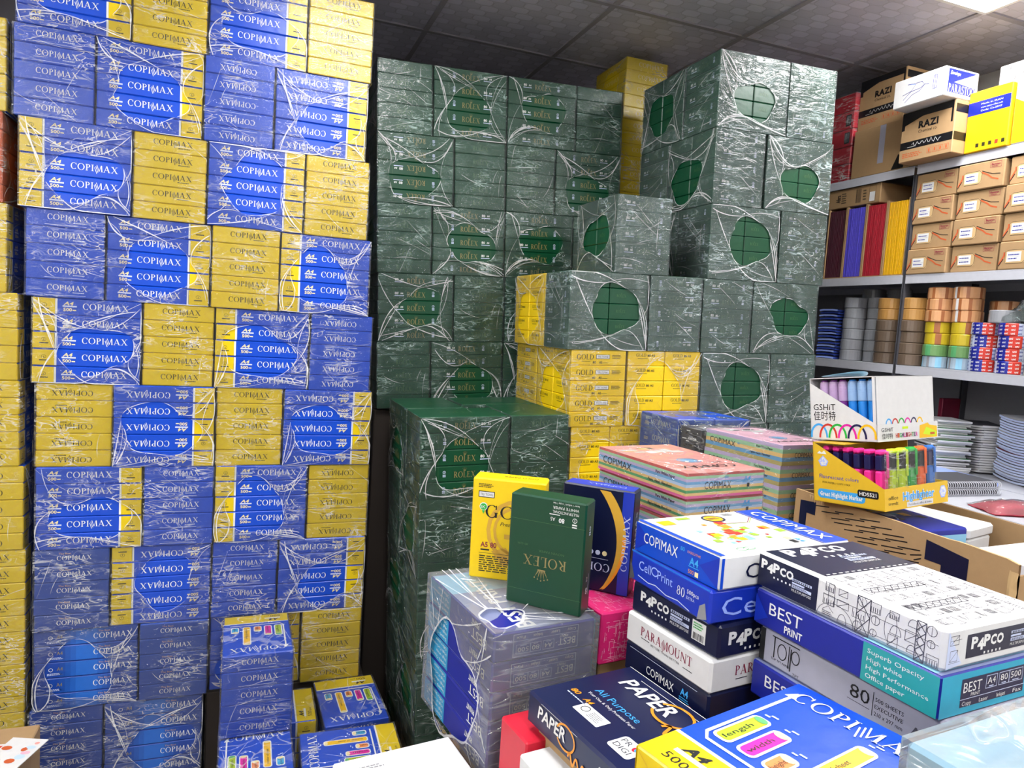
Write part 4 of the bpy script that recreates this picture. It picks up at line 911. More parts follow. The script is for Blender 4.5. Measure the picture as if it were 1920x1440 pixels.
simple_box('white_carton', .216, .30, 1.079, 'cardwhite', 'plain white carton at the bottom edge, left of the wrapped bale', 'carton', .198, .875, 7.8, .001, dec)
# --- pastel coloured paper
def pastel(L, W, H, topm, cols, word=True, seed=0):
    mb = MB(); n = len(cols); z = -H/2
    for i, c in enumerate(cols): mb.box(-L/2, -W/2, z, L/2, W/2, z+H/n, c); z += H/n
    f = mb.face('T', L, W, H); f.rect(0, 0, L-.001, W-.001, topm, .5)
    f = mb.face('F', L, W, H); f.text('COPIMAX', -.078, .002, .017, 'black', w=.105); f.text('80', -.012, .006, .006, 'skyblue', w=.01); f.text('Pure White Paper', .085, .012, .0062, 'black', w=.06, font='bold'); f.text('Papier Haute Blancheur', .07, -.008, .0062, 'black', w=.075, font='bold')
    f = mb.face('R', L, W, H); f.text('COPIMAX', -.022, 0, .016, 'black', w=.072); f.text('80', .0, .015, .006, 'skyblue', w=.01); f.text('A4', .058, .010, .010, 'skyblue', w=.02, font='bold'); f.rect(.06, .002, .03, .0016, 'skyblue', 2); f.rect(.062, -.004, .007, .008, 'black', 2)
    f = mb.face('U', L, W, H); f.text('COPIMAX', .0, .095, .026, 'black', w=.15, lay=3); R = random.Random(seed)
    f.ring(-.0, .035, .03, .022, .004, 'stripeblue', 2); f.disc(.0, .035, .022, .016, 'stripeblue', 2); f.greek(-.05, .06, .04, .01, 'greyd', 2, 2)
    for i in range(10): f.rect(R.uniform(-.06, .07), R.uniform(-.13, -.05), R.uniform(.015, .05), R.uniform(.01, .025), R.choice(['cardwhite', 'stripeyel', 'greyd', 'cardwhite']), 1+.1*i)
    return mb
CA = ['stripepink', 'stripeyel', 'stripedgreen', 'stripeyel', 'stripepale', 'stripeblue', 'stripelilac', 'stripegreen', 'stripered']
CB = ['stripeolive', 'stripeblue', 'stripeyel', 'stripegreen', 'stripelilac']
PH = .0522
for i, lab in enumerate(('salmon-topped stack of pastel paper under clear film, topmost', 'second pastel paper ream under the salmon-topped one', 'third pastel paper ream, lowest under the salmon-topped one')):
    mb = pastel(RL, RW, PH-.0015, 'salmon', CA, seed=i)
    t = thing('pastel_ream', lab, 'ream of paper'); cx, cy, aa = corner(.812+(.008 if i else 0), 1.156-(.006 if i else 0)*(-1), 7.6, RW, RL); t.location = (cx, cy, 1.578-(i+1)*PH); t.rotation_euler = (0, 0, aa-pi/2); t['group'] = 'front pastel paper reams'
    link('paper_block', mb.mesh('paper_block'), t, (0, 0, PH/2)); link('clear_film', cling(RL+.003, RW+.003, PH-.0008, 'film_clear', 20+i, amp=.0012, n=10), t, (0, 0, PH/2))
support(.826, 1.17, 7.6, RW-.02, RL-.03, TT+.001, 1.578-3*PH-.001, 'plain kraft carton hidden under the front pastel paper reams')
t = thing('paper_bale', 'film-wrapped bale of pastel pink-topped reams behind the salmon-topped one', 'paper bale'); cx, cy, aa = corner(1.372, 1.528, 7, RW, RL); t.location = (cx, cy, 1.2821); t.rotation_euler = (0, 0, aa-pi/2)
for i in range(5): link('ream', pastel(RL, RW, .0565, 'pastelpink', CB, seed=5+i).mesh('pastel_ream'), t, (random.uniform(-.002, .002), 0, .0285+.0567*i))
link('shrink_wrap', cling(.305, .218, .2875, 'film_clear', 31, amp=.004), t, (0, 0, .1432))
support(1.382, 1.54, 7, RW-.02, RL-.03, TT+.001, 1.2815, 'plain kraft carton hidden under the pink-topped pastel bale')
mb = blank(.20, .095, .11, 'greyd'); f = mb.face('L', .20, .095, .11); R = random.Random(2)
for i in range(38): f.rect(R.uniform(-.036, .036), R.uniform(-.045, .045), R.uniform(.004, .018), .003, R.choice(['white', 'grey', 'black']), 1+.05*i)
f.text('xelor', .01, .022, .012, 'white', w=.04, font='bold', lay=4); f = mb.face('T', .20, .095, .11)
for i in range(26): f.rect(R.uniform(-.08, .08), R.uniform(-.04, .04), R.uniform(.004, .03), R.uniform(.003, .008), R.choice(['white', 'whiteblue', 'grey', 'black']), 1+.05*i)
t = thing('patterned_ream', 'black and white patterned pack right behind the pink-topped bale', 'pack of paper'); cx, cy, aa = corner(1.318, 1.832, 5, .20, .095); t.location = (cx, cy-.008, 1.45); t.rotation_euler = (0, 0, aa)
link('wrapper', mb.mesh('wrapper'), t, (0, 0, .0555)); link('clear_film', cling(.204, .099, .1115, 'film_clear', 41, amp=.002, n=10), t, (0, 0, .056))
support(1.325, 1.84, 5, .16, .07, TT+.001, 1.4495, 'plain kraft carton hidden under the black and white pack')
# --- small blue reams behind
def ream_cop5(H):
    L, W = .207, .146; mb = MB(); mb.box(-L/2, -W/2, -H/2, L/2, W/2, H/2, 'wrapblue', .0026)
    for k in 'FK': f = mb.face(k, L, W, H); f.text('COPImAX', .02, 0, .017, 'white', w=.1, font='serif'); f.text('A5', -.066, .008, .010, 'whiteblue', w=.016); f.greek(-.062, -.008, .028, .012, 'cream', 3, 2)
    for k in 'LR': f = mb.face(k, L, W, H); f.text('COPImAX', 0, .002, .0125, 'white', w=.075, font='serif')
    return mb.mesh('small_blue_ream')
REAM['cop5'] = ream_cop5(.0521)
def bale5(x, y, z, yaw, label, flip=None):
    cx, cy, aa = corner(x, y, yaw, RL, RW); t = thing('paper_bale', label, 'paper bale', (cx, cy, z), (0, 0, aa), 'bales of small blue reams')
    for i in range(5):
        for s in (-1, 1): link('ream', REAM['cop5'], t, (s*.0743, 0, .0268+i*.0533), (0, 0, -pi/2))
    link('shrink_wrap', FILMS['hazy', 2], t, (0, 0, .1335), (0, 0, 0), (1, 1, 1.012))
bale5(1.298, 1.922, 1.312, 3.4, 'film-wrapped bale of small dark blue reams beside the yellow bales')
support(1.31, 1.935, 3.4, RL-.02, RW-.02, .001, 1.3115, 'tall plain kraft carton hidden under the small blue reams')
# ------------------------------------------------------------------ low front tier before the tall wall
def tier(x, y, z, rz, label, w, d, film=True):
    t = thing('paper_bale', label, 'paper bale', (x+w/2, y+d/2, z), (0, 0, rz), 'low bales before the tall wall')
    for i in range(5): link('ream', REAM['cop'], t, (random.uniform(-.001, .001), random.uniform(-.001, .001), .0265+.0524*i), (0, 0, random.uniform(-.004, .004)))
    link('shrink_wrap', FILMS['film', int(abs(x)*50) % 5] if film == 2 else FILM_PLAIN, t, (0, 0, .1318))
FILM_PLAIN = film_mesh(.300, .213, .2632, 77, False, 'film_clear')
tier(-.047, 2.216, .5285, -pi/2+.015, 'single blue bale standing alone before the tall wall, cover facing up', RW, RL)
tier(-.045, 1.955, .2645, pi/2, 'blue bale lying in front of the single standing bale', RW, RL)
tier(-.048, 2.262, .2645, pi, 'blue bale under the single one, its yellow end showing at the right', RL, RW)
tier(.262, 2.215, .2645, -pi/2+.04, 'blue bale in the corner by the green stack, cover facing up', RW, RL)
tier(.186, 1.982, .2645, pi-.02, 'blue bale with sideways lettering in front of the corner bale', RL, RW)
for i, (x, y, w, d, rz) in enumerate(((-.045, 1.955, RW, RL, pi/2), (-.048, 2.262, RL, RW, pi), (.262, 2.215, RW, RL, -pi/2), (.186, 1.982, RL, RW, pi))):
    tier(x, y, .0005, rz, ('floor bale under the bale in front of the single one', 'floor bale beneath the yellow-end bale by the wall', 'floor bale beneath the corner bale at the green stack', 'floor bale beneath the bale with sideways lettering')[i], w, d)
# small printed cards in sleeves at the lower left corner
mb = blank(.16, .30, .58, 'cardboard')
put('support_carton', mb.mesh('support_carton'), 'kraft carton at lower left corner, under the printed cards', 'carton', -.70, 2.04, 0, .16, .30, .001, .58)
for i in range(3):
    mb = blank(.10, .14, .003, 'cardwhite', .0006); f = mb.face('T', .10, .14, .003); R = random.Random(i)
    for q in range(9): f.disc(R.uniform(-.035, .035), R.uniform(-.055, .055), R.uniform(.006, .014), R.uniform(.006, .012), R.choice(['pastelpink', 'salmon', 'squarered', 'stripepale', 'brickorange']), 1+.1*q, 10)
    tag(link('printed_card', mb.mesh('printed_card'), None, (-.615+.025*i, 2.16+.01*i, .5835+.0042*i), (0, 0, .25-.3*i)), ('pale printed card at the lower left corner, undermost', 'pale printed card at the lower left corner, middle one', 'pale printed card with pink dots at lower left corner, topmost')[i], 'card', 'printed cards in the corner')
# ------------------------------------------------------------------ open kraft carton with display boxes
TX, TY, TW, TD, TZ = 1.412, .905, .40, .60, 1.452
t = thing('open_carton', 'open kraft carton printed with dark blue corner blocks and slanted black stripes', 'carton', (TX, TY, TT+.001))
H = TZ-TT-.001; w = .006
m = MB(); m.box(0, 0, 0, TW, TD, w, 'cardboard'); link('bottom_panel', m.mesh('bottom_panel'), t)
m = MB(); n = 24; R = random.Random(4)
top = [H-.003*R.random()-(.005 if i > 23 else 0) for i in range(n+1)]
m.grid([[(0, TD-TD*i/n, 0) for i in range(n+1)], [(0, TD-TD*i/n, top[i]) for i in range(n+1)], [(w, TD-TD*i/n, top[i]) for i in range(n+1)], [(w, TD-TD*i/n, 0) for i in range(n+1)]], 'cardboard')
m.grid([[(0, TD-TD*i/n, top[i]+.0004) for i in range(n+1)], [(w, TD-TD*i/n, top[i]+.0004) for i in range(n+1)]], 'cardedge')
f = Frame(m, (0, TD, H), (0, -1, 0), (0, 0, 1))
f.poly([(.02, -.026), (.075, -.02), (.075, -.055), (.045, -.055), (.045, -.115), (.02, -.115)][::-1], 'navyd', 2)
f.poly([(.40, -.018), (.50, -.03), (.50, -.16), (.44, -.16), (.44, -.062), (.40, -.062)][::-1], 'navyd', 2)
for r_ in range(11):
    for q in range(3):
        x = .062+.026*r_+.078*q+.008*(r_ % 3); y = -.03-.0082*r_
        if x < .385: f.line([(x, y+.003*q), (min(x+.058, .392), y+.003*q+.009)], .0026, 'black', 1.5)
for i in range(7): f.poly([(.05+.008*i, -.004), (.058+.008*i, -.004), (.054+.008*i, -.016-.004*(i % 3))][::-1], 'cardedge', 3)
link('side_panel', m.mesh('side_panel'), t)
m = MB(); m.box(TW-w, 0, 0, TW, TD, H-.02, 'cardboard'); link('side_panel', m.mesh('side_panel'), t)
m = MB(); m.box(w, 0, 0, TW-w, w, H-.03, 'cardboard'); link('end_panel', m.mesh('end_panel'), t)
m = MB(); m.box(w, TD-w, 0, TW-w, TD, H-.004, 'cardboard'); f = Frame(m, (TW/2, TD-w, H), (1, 0, 0), (0, 0, 1)); link('end_panel', m.mesh('end_panel'), t)
m = MB()
P = [[(0-.003*R.random(), .0+.006*j-.002*R.random(), H-.02-.018*k-.006*R.random()) for k in range(8)] for j in range(4)]
m.grid(P, 'cardedge'); link('torn_corner', m.mesh('torn_corner'), t)
# reams and boxes inside it
mb = flat_ream(RL, RW, .054, 'bestnavy'); f = mb.face('T', RL, RW, .054); R = random.Random(9)
for i in range(26): f.rect(R.uniform(-.12, .12), R.uniform(-.08, .08), R.uniform(.015, .045), R.uniform(.01, .03), ['ochre', 'whiteblue', 'lightblue', 'greyd', 'cardwhite'][i % 5], 1+.03*i)
f.ring(.03, -.03, .035, .025, .004, 'tagblue', 3); f = mb.face('R', RL, RW, .054); f.rect(0, -.006, RW-.006, .036, 'lightblue', 1); f = mb.face('F', RL, RW, .054); f.rect(0, -.006, RL-.006, .036, 'whiteblue', 1)
rb = mb.mesh('paper_ream')
put('paper_ream', rb, 'blue ream with orange and white blocks inside the open carton, under yellow box', 'ream of paper', 1.425, 1.172, 1, RW, RL, 1.376, .054, -pi/2, group='reams inside the open carton')
put('paper_ream', rb, 'blue ream with orange blocks at the near end of open carton', 'ream of paper', 1.425, .935, 1, RW, .0+.205, 1.33, .054, 0, group='reams inside the open carton') if False else None
put('paper_ream', rb, 'blue ream at the near end of the open carton, below the clear box', 'ream of paper', 1.428, .925, 0, RL, RW, 1.27, .054, 0, group='reams inside the open carton')
support(1.43, 1.18, 0, RW-.02, RL-.02, TT+.009, 1.3755, 'plain kraft carton hidden inside the open carton')
support(1.435, .935, 0, RL-.02, RW-.02, TT+.009, 1.2695, 'plain kraft filler carton hidden at the near end of the open carton')
def lidded(label, x, y, yaw, w, d, z, h, lid, body, bm):
    t = thing('lidded_box', label, 'box'); cx, cy, a_ = corner(x, y, yaw, w, d); t.location = (cx, cy, z); t.rotation_euler = (0, 0, a_)
    m = MB(); m.box(-w/2, -d/2, h-lid, w/2, d/2, h, 'cardwhite', .006); link('lid', m.mesh('lid'), t)
    m = MB(); m.box(-w/2+.004, -d/2+.004, 0, w/2-.004, d/2-.004, h-lid-.0005, bm, .004); link('body', m.mesh('body'), t)
lidded('flat white lidded box lying in the open carton beside the yellow box', 1.655, 1.185, 14, .135, .20, 1.345, .078, .03, 0, 'cardwhite')
mat('clearbox', '#b9a9a4', .15)
lidded('clear box with white lid at the near right of the open carton', 1.575, .955, 4, .20, .155, 1.3245, .082, .04, 0, 'clearbox')
support(1.66, 1.19, 14, .12, .18, TT+.009, 1.3445, 'plain kraft carton hidden under the flat white lidded box')
# yellow display box of flat highlighters
Rt = lambda a, b, c: (radians(a), radians(b), radians(c))
bx, by, bh, lip = .24, .196, .151, .052
t = thing('highlighter_display', 'yellow open-front display box of flat highlighters', 'display box', (1.401, 1.211, 1.467), Rt(-6.3, -2.6, 6.8))
m = MB(); m.box(0, 0, 0, bx, by, .002, 'boxyel'); m.box(0, by-.002, 0, bx, by, bh, 'boxyel'); m.box(bx-.002, .10, 0, bx, by, bh, 'boxyel'); m.box(bx-.002, 0, 0, bx, .10, lip, 'boxyel')
m.poly([(0, by, 0), (0, 0, 0), (0, 0, lip), (0, by, bh)], 'boxyel'); m.poly([(.002, by, 0), (.002, by, bh), (.002, 0, lip), (.002, 0, 0)], 'boxyel')
m.box(0, .10, bh-.002, .09, by, bh, 'boxyel')
f = Frame(m, (0, by, 0), (0, -1, 0), (0, 0, 1))
f.poly([(.016, .104), (.03, .118), (.046, .104), (.04, .092), (.024, .09)][::-1], 'tagblue', 1); f.poly([(.02, .104), (.031, .115), (.043, .104), (.038, .094), (.026, .093)][::-1], 'white', 2); f.text('36', .029, .106, .009, 'tagblue', w=.014, lay=3, font='bold'); f.text('pcs', .037, .099, .005, 'tagblue', w=.009, lay=3)
f.poly([(.012, .122), (.02, .129), (.027, .125), (.034, .131), (.041, .122)][::-1], 'white', 1)
f.text('Fluorescent colors', .075, .066, .0105, 'cellblue', w=.112); f.text('FOR PAPER / COPY / FAX', .068, .051, .0055, 'inkdark', w=.08)
f.rrect(.08, .022, .135, .023, .010, 'skyblue', 1); f.text('Great Highlight Marker', .08, .022, .011, 'white', w=.122, font='fat'); f.rrect(.155, .035, .056, .018, .005, 'black', 1.5); f.text('HD5521', .155, .035, .009, 'white', w=.045, font='bold', lay=3)
link('box', m.mesh('box'), t)
m = MB(); m.box(0, -.002, 0, bx, 0, lip, 'boxyel'); f = Frame(m, (0, -.002, 0), (1, 0, 0), (0, 0, 1))
f.text('office', .03, .03, .009, 'inkdark', w=.035); f.text('trendz', .03, .017, .008, 'inkdark', w=.035); f.text('Highlighter', .125, .0305, .021, 'white', w=.122, font='fat', lay=2); f.text('Highlighter', .125, .030, .019, 'skyblue', w=.118, font='bold', lay=3); f.rect(.13, .009, .10, .012, 'cardwhite', 1); f.text('For school, office & home', .13, .009, .006, 'greyd', w=.088)
f.poly([(.205, .028), (.212, .042), (.226, .042), (.234, .028), (.226, .013), (.212, .013)][::-1], 'tagblue', 1); f.poly([(.208, .028), (.214, .0395), (.225, .0395), (.231, .028), (.225, .0155), (.214, .0155)][::-1], 'white', 2); f.text('36', .219, .03, .009, 'tagblue', w=.013, lay=3, font='bold'); f.text('pcs', .222, .021, .005, 'tagblue', w=.009, lay=3)
link('front_lip', m.mesh('front_lip'), t); HLB = t
m = MB(); m.grid([[(.003+.2*i/12, -.001+.012*sin(i*2.3)*.12, lip-.004+(bh-lip-.006)*j/8) for i in range(13)] for j in range(9)], 'film_clear'); link('front_film', m.mesh('front_film', True), t)
HM = {}
def hl_mesh(c):
    if c in HM: return HM[c]
    d = 'hlnavy' if c in ('hotpink', 'hlblue') else 'black'
    a_ = MB(); a_.box(-.0145, -.009, 0, .0145, .009, .088, c, .004); Frame(a_, (.004, -.009, .05), (0, 0, 1), (-1, 0, 0)).text('Textliner', -.01, 0, .006, 'inkdark', w=.04)
    b_ = MB(); b_.box(-.0135, -.0085, .0885, .0135, .0085, .125, d, .003); b_.box(-.0145, -.009, .1255, .0145, .009, .138, c, .004)
    c_ = MB(); c_.box(.004, -.0125, .07, .0125, -.0092, .134, c, .0015)
    HM[c] = (a_.mesh('body'), b_.mesh('cap'), c_.mesh('clip')); return HM[c]
MT = Matrix.Translation((1.401, 1.211, 1.467)) @ Euler(Rt(-6.3, -2.6, 6.8)).to_matrix().to_4x4()
HN = {'hotpink': 'pink', 'lime': 'lime yellow', 'hlgreen': 'green', 'hlorange': 'orange', 'hlblue': 'blue'}
def highlighter(c, x, y, label, grp=None):
    t = thing('highlighter', label, 'highlighter', MT @ Vector((x, y, .0035)), Rt(-6.3, -2.6, 6.8), grp)
    b_, c_, k_ = hl_mesh(c); link('body', b_, t); link('clip', k_, link('cap', c_, t))
xs = [.024, .061, .096, .131, .167, .203]
for x, c, l in zip(xs, ('hotpink', 'lime', 'lime', 'hlgreen', 'hlorange', 'hlblue'), ('pink highlighter at the front left of the yellow display box', 'lime yellow highlighter next to the pink one in yellow box', 'lime yellow highlighter next to the green one in yellow box', 'green flat highlighter standing in the yellow display box', 'orange flat highlighter standing in the yellow display box', 'blue flat highlighter at the right end of yellow display box')):
    highlighter(c, x, .022, l, 'highlighters in the yellow box')
for i in range(5): highlighter('hotpink', .022, .05+.029*i, f'pink highlighter, {ORD[i]} behind the front pink one in yellow box', 'highlighters in the yellow box')
# white display box with round markers
GT = Rt(-7.5, -1.5, 9.5); gx_, gy_, gh = .244, .183, .16
t = thing('marker_display', 'white cardboard display box of coloured markers on top of the yellow one', 'display box', (1.429, 1.277, 1.6195), GT)
m = MB(); m.box(0, 0, 0, gx_, gy_, .002, 'cardwhite'); m.box(0, gy_-.002, 0, gx_, gy_, gh, 'cardwhite'); m.box(gx_-.002, 0, 0, gx_, gy_, gh, 'cardwhite'); m.box(.004, 0, 0, gx_, .002, gh, 'cardwhite')
m.box(.0, .0, gh-.002, gx_, gy_, gh, 'cardwhite')
m.poly([(0, gy_, 0), (0, 0, 0), (0, 0, .042), (0, gy_, gh-.012)], 'cardwhite'); m.poly([(.002, gy_, 0), (.002, gy_, gh-.012), (.002, 0, .042), (.002, 0, 0)], 'cardwhite')
m.poly([(0, 0, .042), (0, 0, gh), (0, .008, gh), (0, .008, .046)][::-1], 'cardwhite')
f = Frame(m, (0, gy_, 0), (0, -1, 0), (0, 0, 1)); AC = ['skyblue', 'squarered', 'hlgreen', 'tubepink', 'hlnavy', 'tubeyel']
for i, c in enumerate(AC):
    P = [(.024+.027*i+.024*cos(a_), .006+.034*sin(a_)) for a_ in [pi*k/12 for k in range(13)]]; P = [(max(.002, min(gy_-.002, x)), max(.003, y)) for x, y in P]; f.line(P, .0055, c, 1+.2*i)
f.text('GSHiT', .042, .085, .0165, 'black', w=.064); f.text('佳时特', .042, .062, .019, 'black', w=.064)
f = Frame(m, (0, 0, 0), (1, 0, 0), (0, 0, 1))
for i, c in enumerate(AC): f.line([(.05+.026*i+.012*cos(a_), .038+.016*sin(a_)) for a_ in [pi*k/8 for k in range(9)]], .004, c, 1)
m.box(-.0, -.004, 0, gx_+.008, -.0015, .042, 'cardwhite'); f = Frame(m, (0, -.004, 0), (1, 0, 0), (0, 0, 1)); f.text('GSHiT', .036, .029, .010, 'black', w=.048); f.text('佳时特', .036, .013, .011, 'black', w=.044)
for i, ch in enumerate('HIGHLIGHTER'): f.text(ch, .073+.0085*i, .0135, .011, ['squarered', 'brickorange', 'hlgreen', 'hlnavy', 'tubepink', 'maroon'][i % 6], w=.007, font='bold')
f.rect(.11, .031, .024, .006, 'lime', 1.5); f.poly([(.17, .002), (.248, .002), (.248, .030), (.215, .034), (.208, .04), (.185, .036), (.172, .034)], 'tubeyel', 1); f.poly([(.185, .012), (.24, .004), (.246, .016), (.20, .03)], 'lime', 2); f.rect(.226, .012, .02, .006, 'brickorange', 3)
link('box', m.mesh('box'), t)
m = MB(); R = random.Random(1); P = []
for j in range(4): P.append([(.02+.18*i/14, gy_-.02-.055*j/3*sin(pi*(i+1)/16), gh+.001+.012*(j/3)*sin(pi*(i+1)/16)+.003) for i in range(15)])
m.grid(P, 'lightblue'); m.grid([[(q[0]+.02, q[1]-.002, q[2]+.001) for q in r_[5:12]] for r_ in P[1:3]], 'tubeyel'); link('lid_flap', m.mesh('lid_flap', True), t)
mat('capclear_p', '#b99bc4', .15); mat('capclear_b', '#8fb2dc', .15)
MG = Matrix.Translation((1.429, 1.277, 1.6195)) @ Euler(GT).to_matrix().to_4x4(); MK = {}
for c, cc in (('purple', 'capclear_p'), ('penblue', 'capclear_b')):
    a_ = MB(); a_.lathe([(0, 0), (.0105, .002), (.0115, .01), (.0115, .094), (.0095, .099)], c, 16); b_ = MB(); b_.lathe([(.0125, .097), (.0125, .140), (.011, .146), (0, .147)], cc, 16)
    for q in range(5): b_.lathe([(.0125, .118+.004*q), (.0129, .12+.004*q), (.0125, .122+.004*q)], cc, 12)
    c_ = MB(); c_.lathe([(.0085, .146), (.0085, .150), (0, .1505)], c, 12); MK[c] = (a_.mesh('body', True), b_.mesh('cap', True), c_.mesh('end_plug'))
for i in range(6):
    c = 'purple' if i < 3 else 'penblue'
    lab = f'{("purple", "blue")[i > 2]} marker in white display box, {ORD[i]} from its back edge'
    t = thing('marker', lab, 'marker', MG @ Vector((.022, gy_-.03-.0265*i, .0035)), GT, 'markers in the white box')
    b_, c_, k_ = MK[c]; link('body', b_, t); link('end_plug', k_, link('cap', c_, t))

# ------------------------------------------------------------------ steel shelving on the right
SXF, SXB = 2.5, 2.93; LV = [1.783, 2.15, 2.588]; LOW = 1.38
def shelving(y0, y1, label):
    t = thing('shelf_unit', label, 'shelving', (SXF, y0, 0), group='steel shelf units')
    d = SXB-SXF; l = y1-y0
    for z in [LOW]+LV:
        m = MB(); m.box(0, .004, z-.005, d, l-.004, z, 'steel'); m.box(0, .004, z-.036, .004, l-.004, z-.005, 'steel', .001); m.box(d-.004, .004, z-.036, d, l-.004, z-.005, 'steel'); link('shelf_board', m.mesh('shelf_board'), t)
    m = MB(); m.box(d+.002, 0, .0, d+.006, l, 2.7, 'grey'); link('back_panel', m.mesh('back_panel'), t)
    for y in (0, l-.0035):
        for x in (0, d-.03): m = MB(); m.box(x, y, 0, x+.03, y+.0035, 2.55, 'greyd'); link('upright', m.mesh('upright'), t)
shelving(2.192, 3.35, 'grey steel shelf unit behind the green pile, holding colour folders and tape')
shelving(1.03, 2.186, 'grey steel shelf unit at the right edge, holding small labelled cartons')
def carton(name, label, cat, x0, y0, z0, x1, y1, z1, m, deco=None, group=None, yaw=0, cat2=None):
    """box whose left face (local L, seen from the camera) looks to -x"""
    L, W, H = x1-x0, y1-y0, z1-z0; mb = blank(L, W, H, m, .003)
    if deco: deco(mb, L, W, H)
    return tag(link(name, mb.mesh(name), None, ((x0+x1)/2, (y0+y1)/2, (z0+z1)/2+.0004), (0, 0, radians(yaw))), label, cat, group)
# top level
for i in range(5):
    def dec(mb, L, W, H):
        f = mb.face('L', L, W, H); f.rect(.065, .0, .03, .05, 'black', 1); f.bars(.065, 0, .022, .04, 'grey', 5, 2)
    z = LV[2]+.001+.0785*i
    t = thing('red_box', f'red box in crinkled clear film beside the green pile, {ORD[4-i]} from top', 'box', (2.575, 2.648, z), group='film-wrapped red boxes')
    mb = blank(.12, .19, .0765, 'red'); dec(mb, .12, .19, .0765) if i in (2, 3) else None
    link('box', mb.mesh('box'), t, (0, 0, .0385)); link('clear_film', cling(.126, .196, .0778, 'film', 60+i, amp=.003, n=10), t, (0, 0, .0387))
def razi(mb, L, W, H):
    f = mb.face('L', L, W, H); w_, h_ = W/2, H/2
    f.poly([(-w_+.002, h_-.002), (-w_+.002, h_-.07), (-w_+.016, h_-.07), (-w_+.016, h_-.052), (-.02, h_-.028), (w_-.016, h_-.028), (w_-.016, h_-.08), (w_-.008, h_-.08), (w_-.008, h_-.002)], 'black', 1)
    f.text('RAZI', .005, .038, .026, 'black', w=.085, font='fat'); f.text('Chemical co.', .005, .012, .012, 'black', w=.082)
    f.rect(.0, -.034, W-.006, .03, 'black', 1); f.line([(-.06+.006*i, -.034+.004*sin(i*1.9)*(1+(i % 3))) for i in range(22)], .0016, 'white', 2); f.line([(-.08, -.042), (-.04, -.041)], .0012, 'white', 2)
    f.greek(-.05, -.072, .10, .02, 'brickorange', 3, 1)
    for q in range(4): f.outline(.02+.024*q, -.07, .018, .02, .0012, 'brickorange'); f.rect(.02+.024*q, -.07, .006, .012, 'brickorange', 2)
    f = mb.face('F', L, W, H); f.rect(.0, h_-.03, L-.004, .03, 'black', 1); f.rect(.0, -.034, L-.004, .03, 'black', 1)
carton('carton', 'crumpled taped plain kraft carton under the rear black-lettered carton', 'carton', 2.505, 2.222, LV[2]+.001, 2.84, 2.53, 2.797, 'cardboard', lambda mb, L, W, H: (mb.face('L', L, W, H).rect(.0, .02, .03, .16, 'silver', 1), mb.face('L', L, W, H).poly([(.06, -.10), (.12, -.10), (.12, -.06), (.09, -.04), (.075, -.07)], 'black', 1)))
carton('carton', 'kraft carton with black lettering, upper one below the ceiling', 'carton', 2.535, 2.31, 2.7985, 2.85, 2.55, 3.024, 'cardboard', razi)
carton('carton', 'kraft carton with black lettering, lower one beside the yellow carton', 'carton', 2.43, 1.982, LV[2]+.001, 2.76, 2.214, 2.784, 'cardboard', razi)
def para(mb, L, W, H):
    f = mb.face('L', L, W, H); c = 'bestnavy'; k = .78
    sc_ = lambda P: [(x*k-.01, y*k) for x, y in P]
    for P in ([(-.07, -.035), (-.03, -.005), (.0, .03), (-.05, .035)], [(-.075, -.012), (-.04, -.004), (.02, .0), (.045, .012), (.03, .03), (.0, .03)], [(-.06, -.05), (-.02, -.02), (.02, -.012), (.045, .012)], [(.045, .012), (.07, .008)]): f.line(sc_(P), .0018, c, 2)
    f.poly(sc_([(-.05, .035), (-.01, .028), (.0, .022)][::-1]), 'tagblue', 1); f.outline(.07, .006, .014, .048, .0018, c, 2); f.rect(.07, .006, .0018, .048, c, 2)
    f = mb.face('F', L, W, H); f.rect(.0, .004, .14, .084, 'bestnavy', 1); f.poly([(-.04, .0), (.068, .044), (.068, -.008)], 'whiteblue', 2); f.text('Envelope', -.035, .033, .014, 'white', w=.05, shear=.3, lay=3); f.text('PARASTOO', .0, -.022, .028, 'white', w=.132, font='serif', lay=3)
carton('carton', 'white carton with a blue swallow drawing, lying on a kraft carton', 'carton', 2.36, 1.982, 2.785, 2.53, 2.204, 2.891, 'cardwhite', para)
def mobin(mb, L, W, H):
    f = mb.face('L', L, W, H); R = random.Random(6)
    for i in range(40):
        x, y = R.uniform(-W/2+.012, W/2-.012), R.uniform(-H/2+.02, H/2-.015); f.line([(x-.003, y-.008), (x+.003, y+.008)], .003, 'linegrey', 1)
    f.poly([(-W/2+.003, -H/2+.004), (-W/2+.003, -H/2+.16), (-W/2+.10, -H/2+.10), (-W/2+.06, -H/2+.004)][::-1], 'tubeyel', 2)
    for x, y in ((-.0, .02), (.05, .085), (.04, -.02)): f.text('MOBIN', x, y, .012, 'black', w=.05, font='bold', lay=3)
carton('carton', 'tall white patterned carton standing behind the yellow one', 'carton', 2.625, 1.71, LV[2]+.001, 2.88, 1.975, 2.93, 'cardwhite', mobin)
carton('carton', 'white patterned carton cut by the right edge on the top shelf', 'carton', 2.5, 1.55, LV[2]+.001, 2.61, 1.812, 2.815, 'cardwhite', mobin)
def yb(mb, L, W, H):
    f = mb.face('L', L, W, H); f.rect(0, .048, W-.004, .048, 'bestnavy', 1)
    for i, s in enumerate(('Made in IRAN', 'www.carano-office.com', 'Code: Ca-5547')): f.text(s, .01, .06-.012*i, .006, 'white', w=.08)
    for q, c in enumerate(('inkdark', 'inkdark', 'inkdark', 'squarered', 'inkdark')): f.rect(-.03+.024*q, -H/2+.022, .012, .014, c, 1)
carton('carton', 'bright yellow carton with a dark blue band on the top shelf', 'carton', 2.49, 1.818, LV[2]+.001, 2.61, 1.98, 2.81, 'tubeyel', yb)
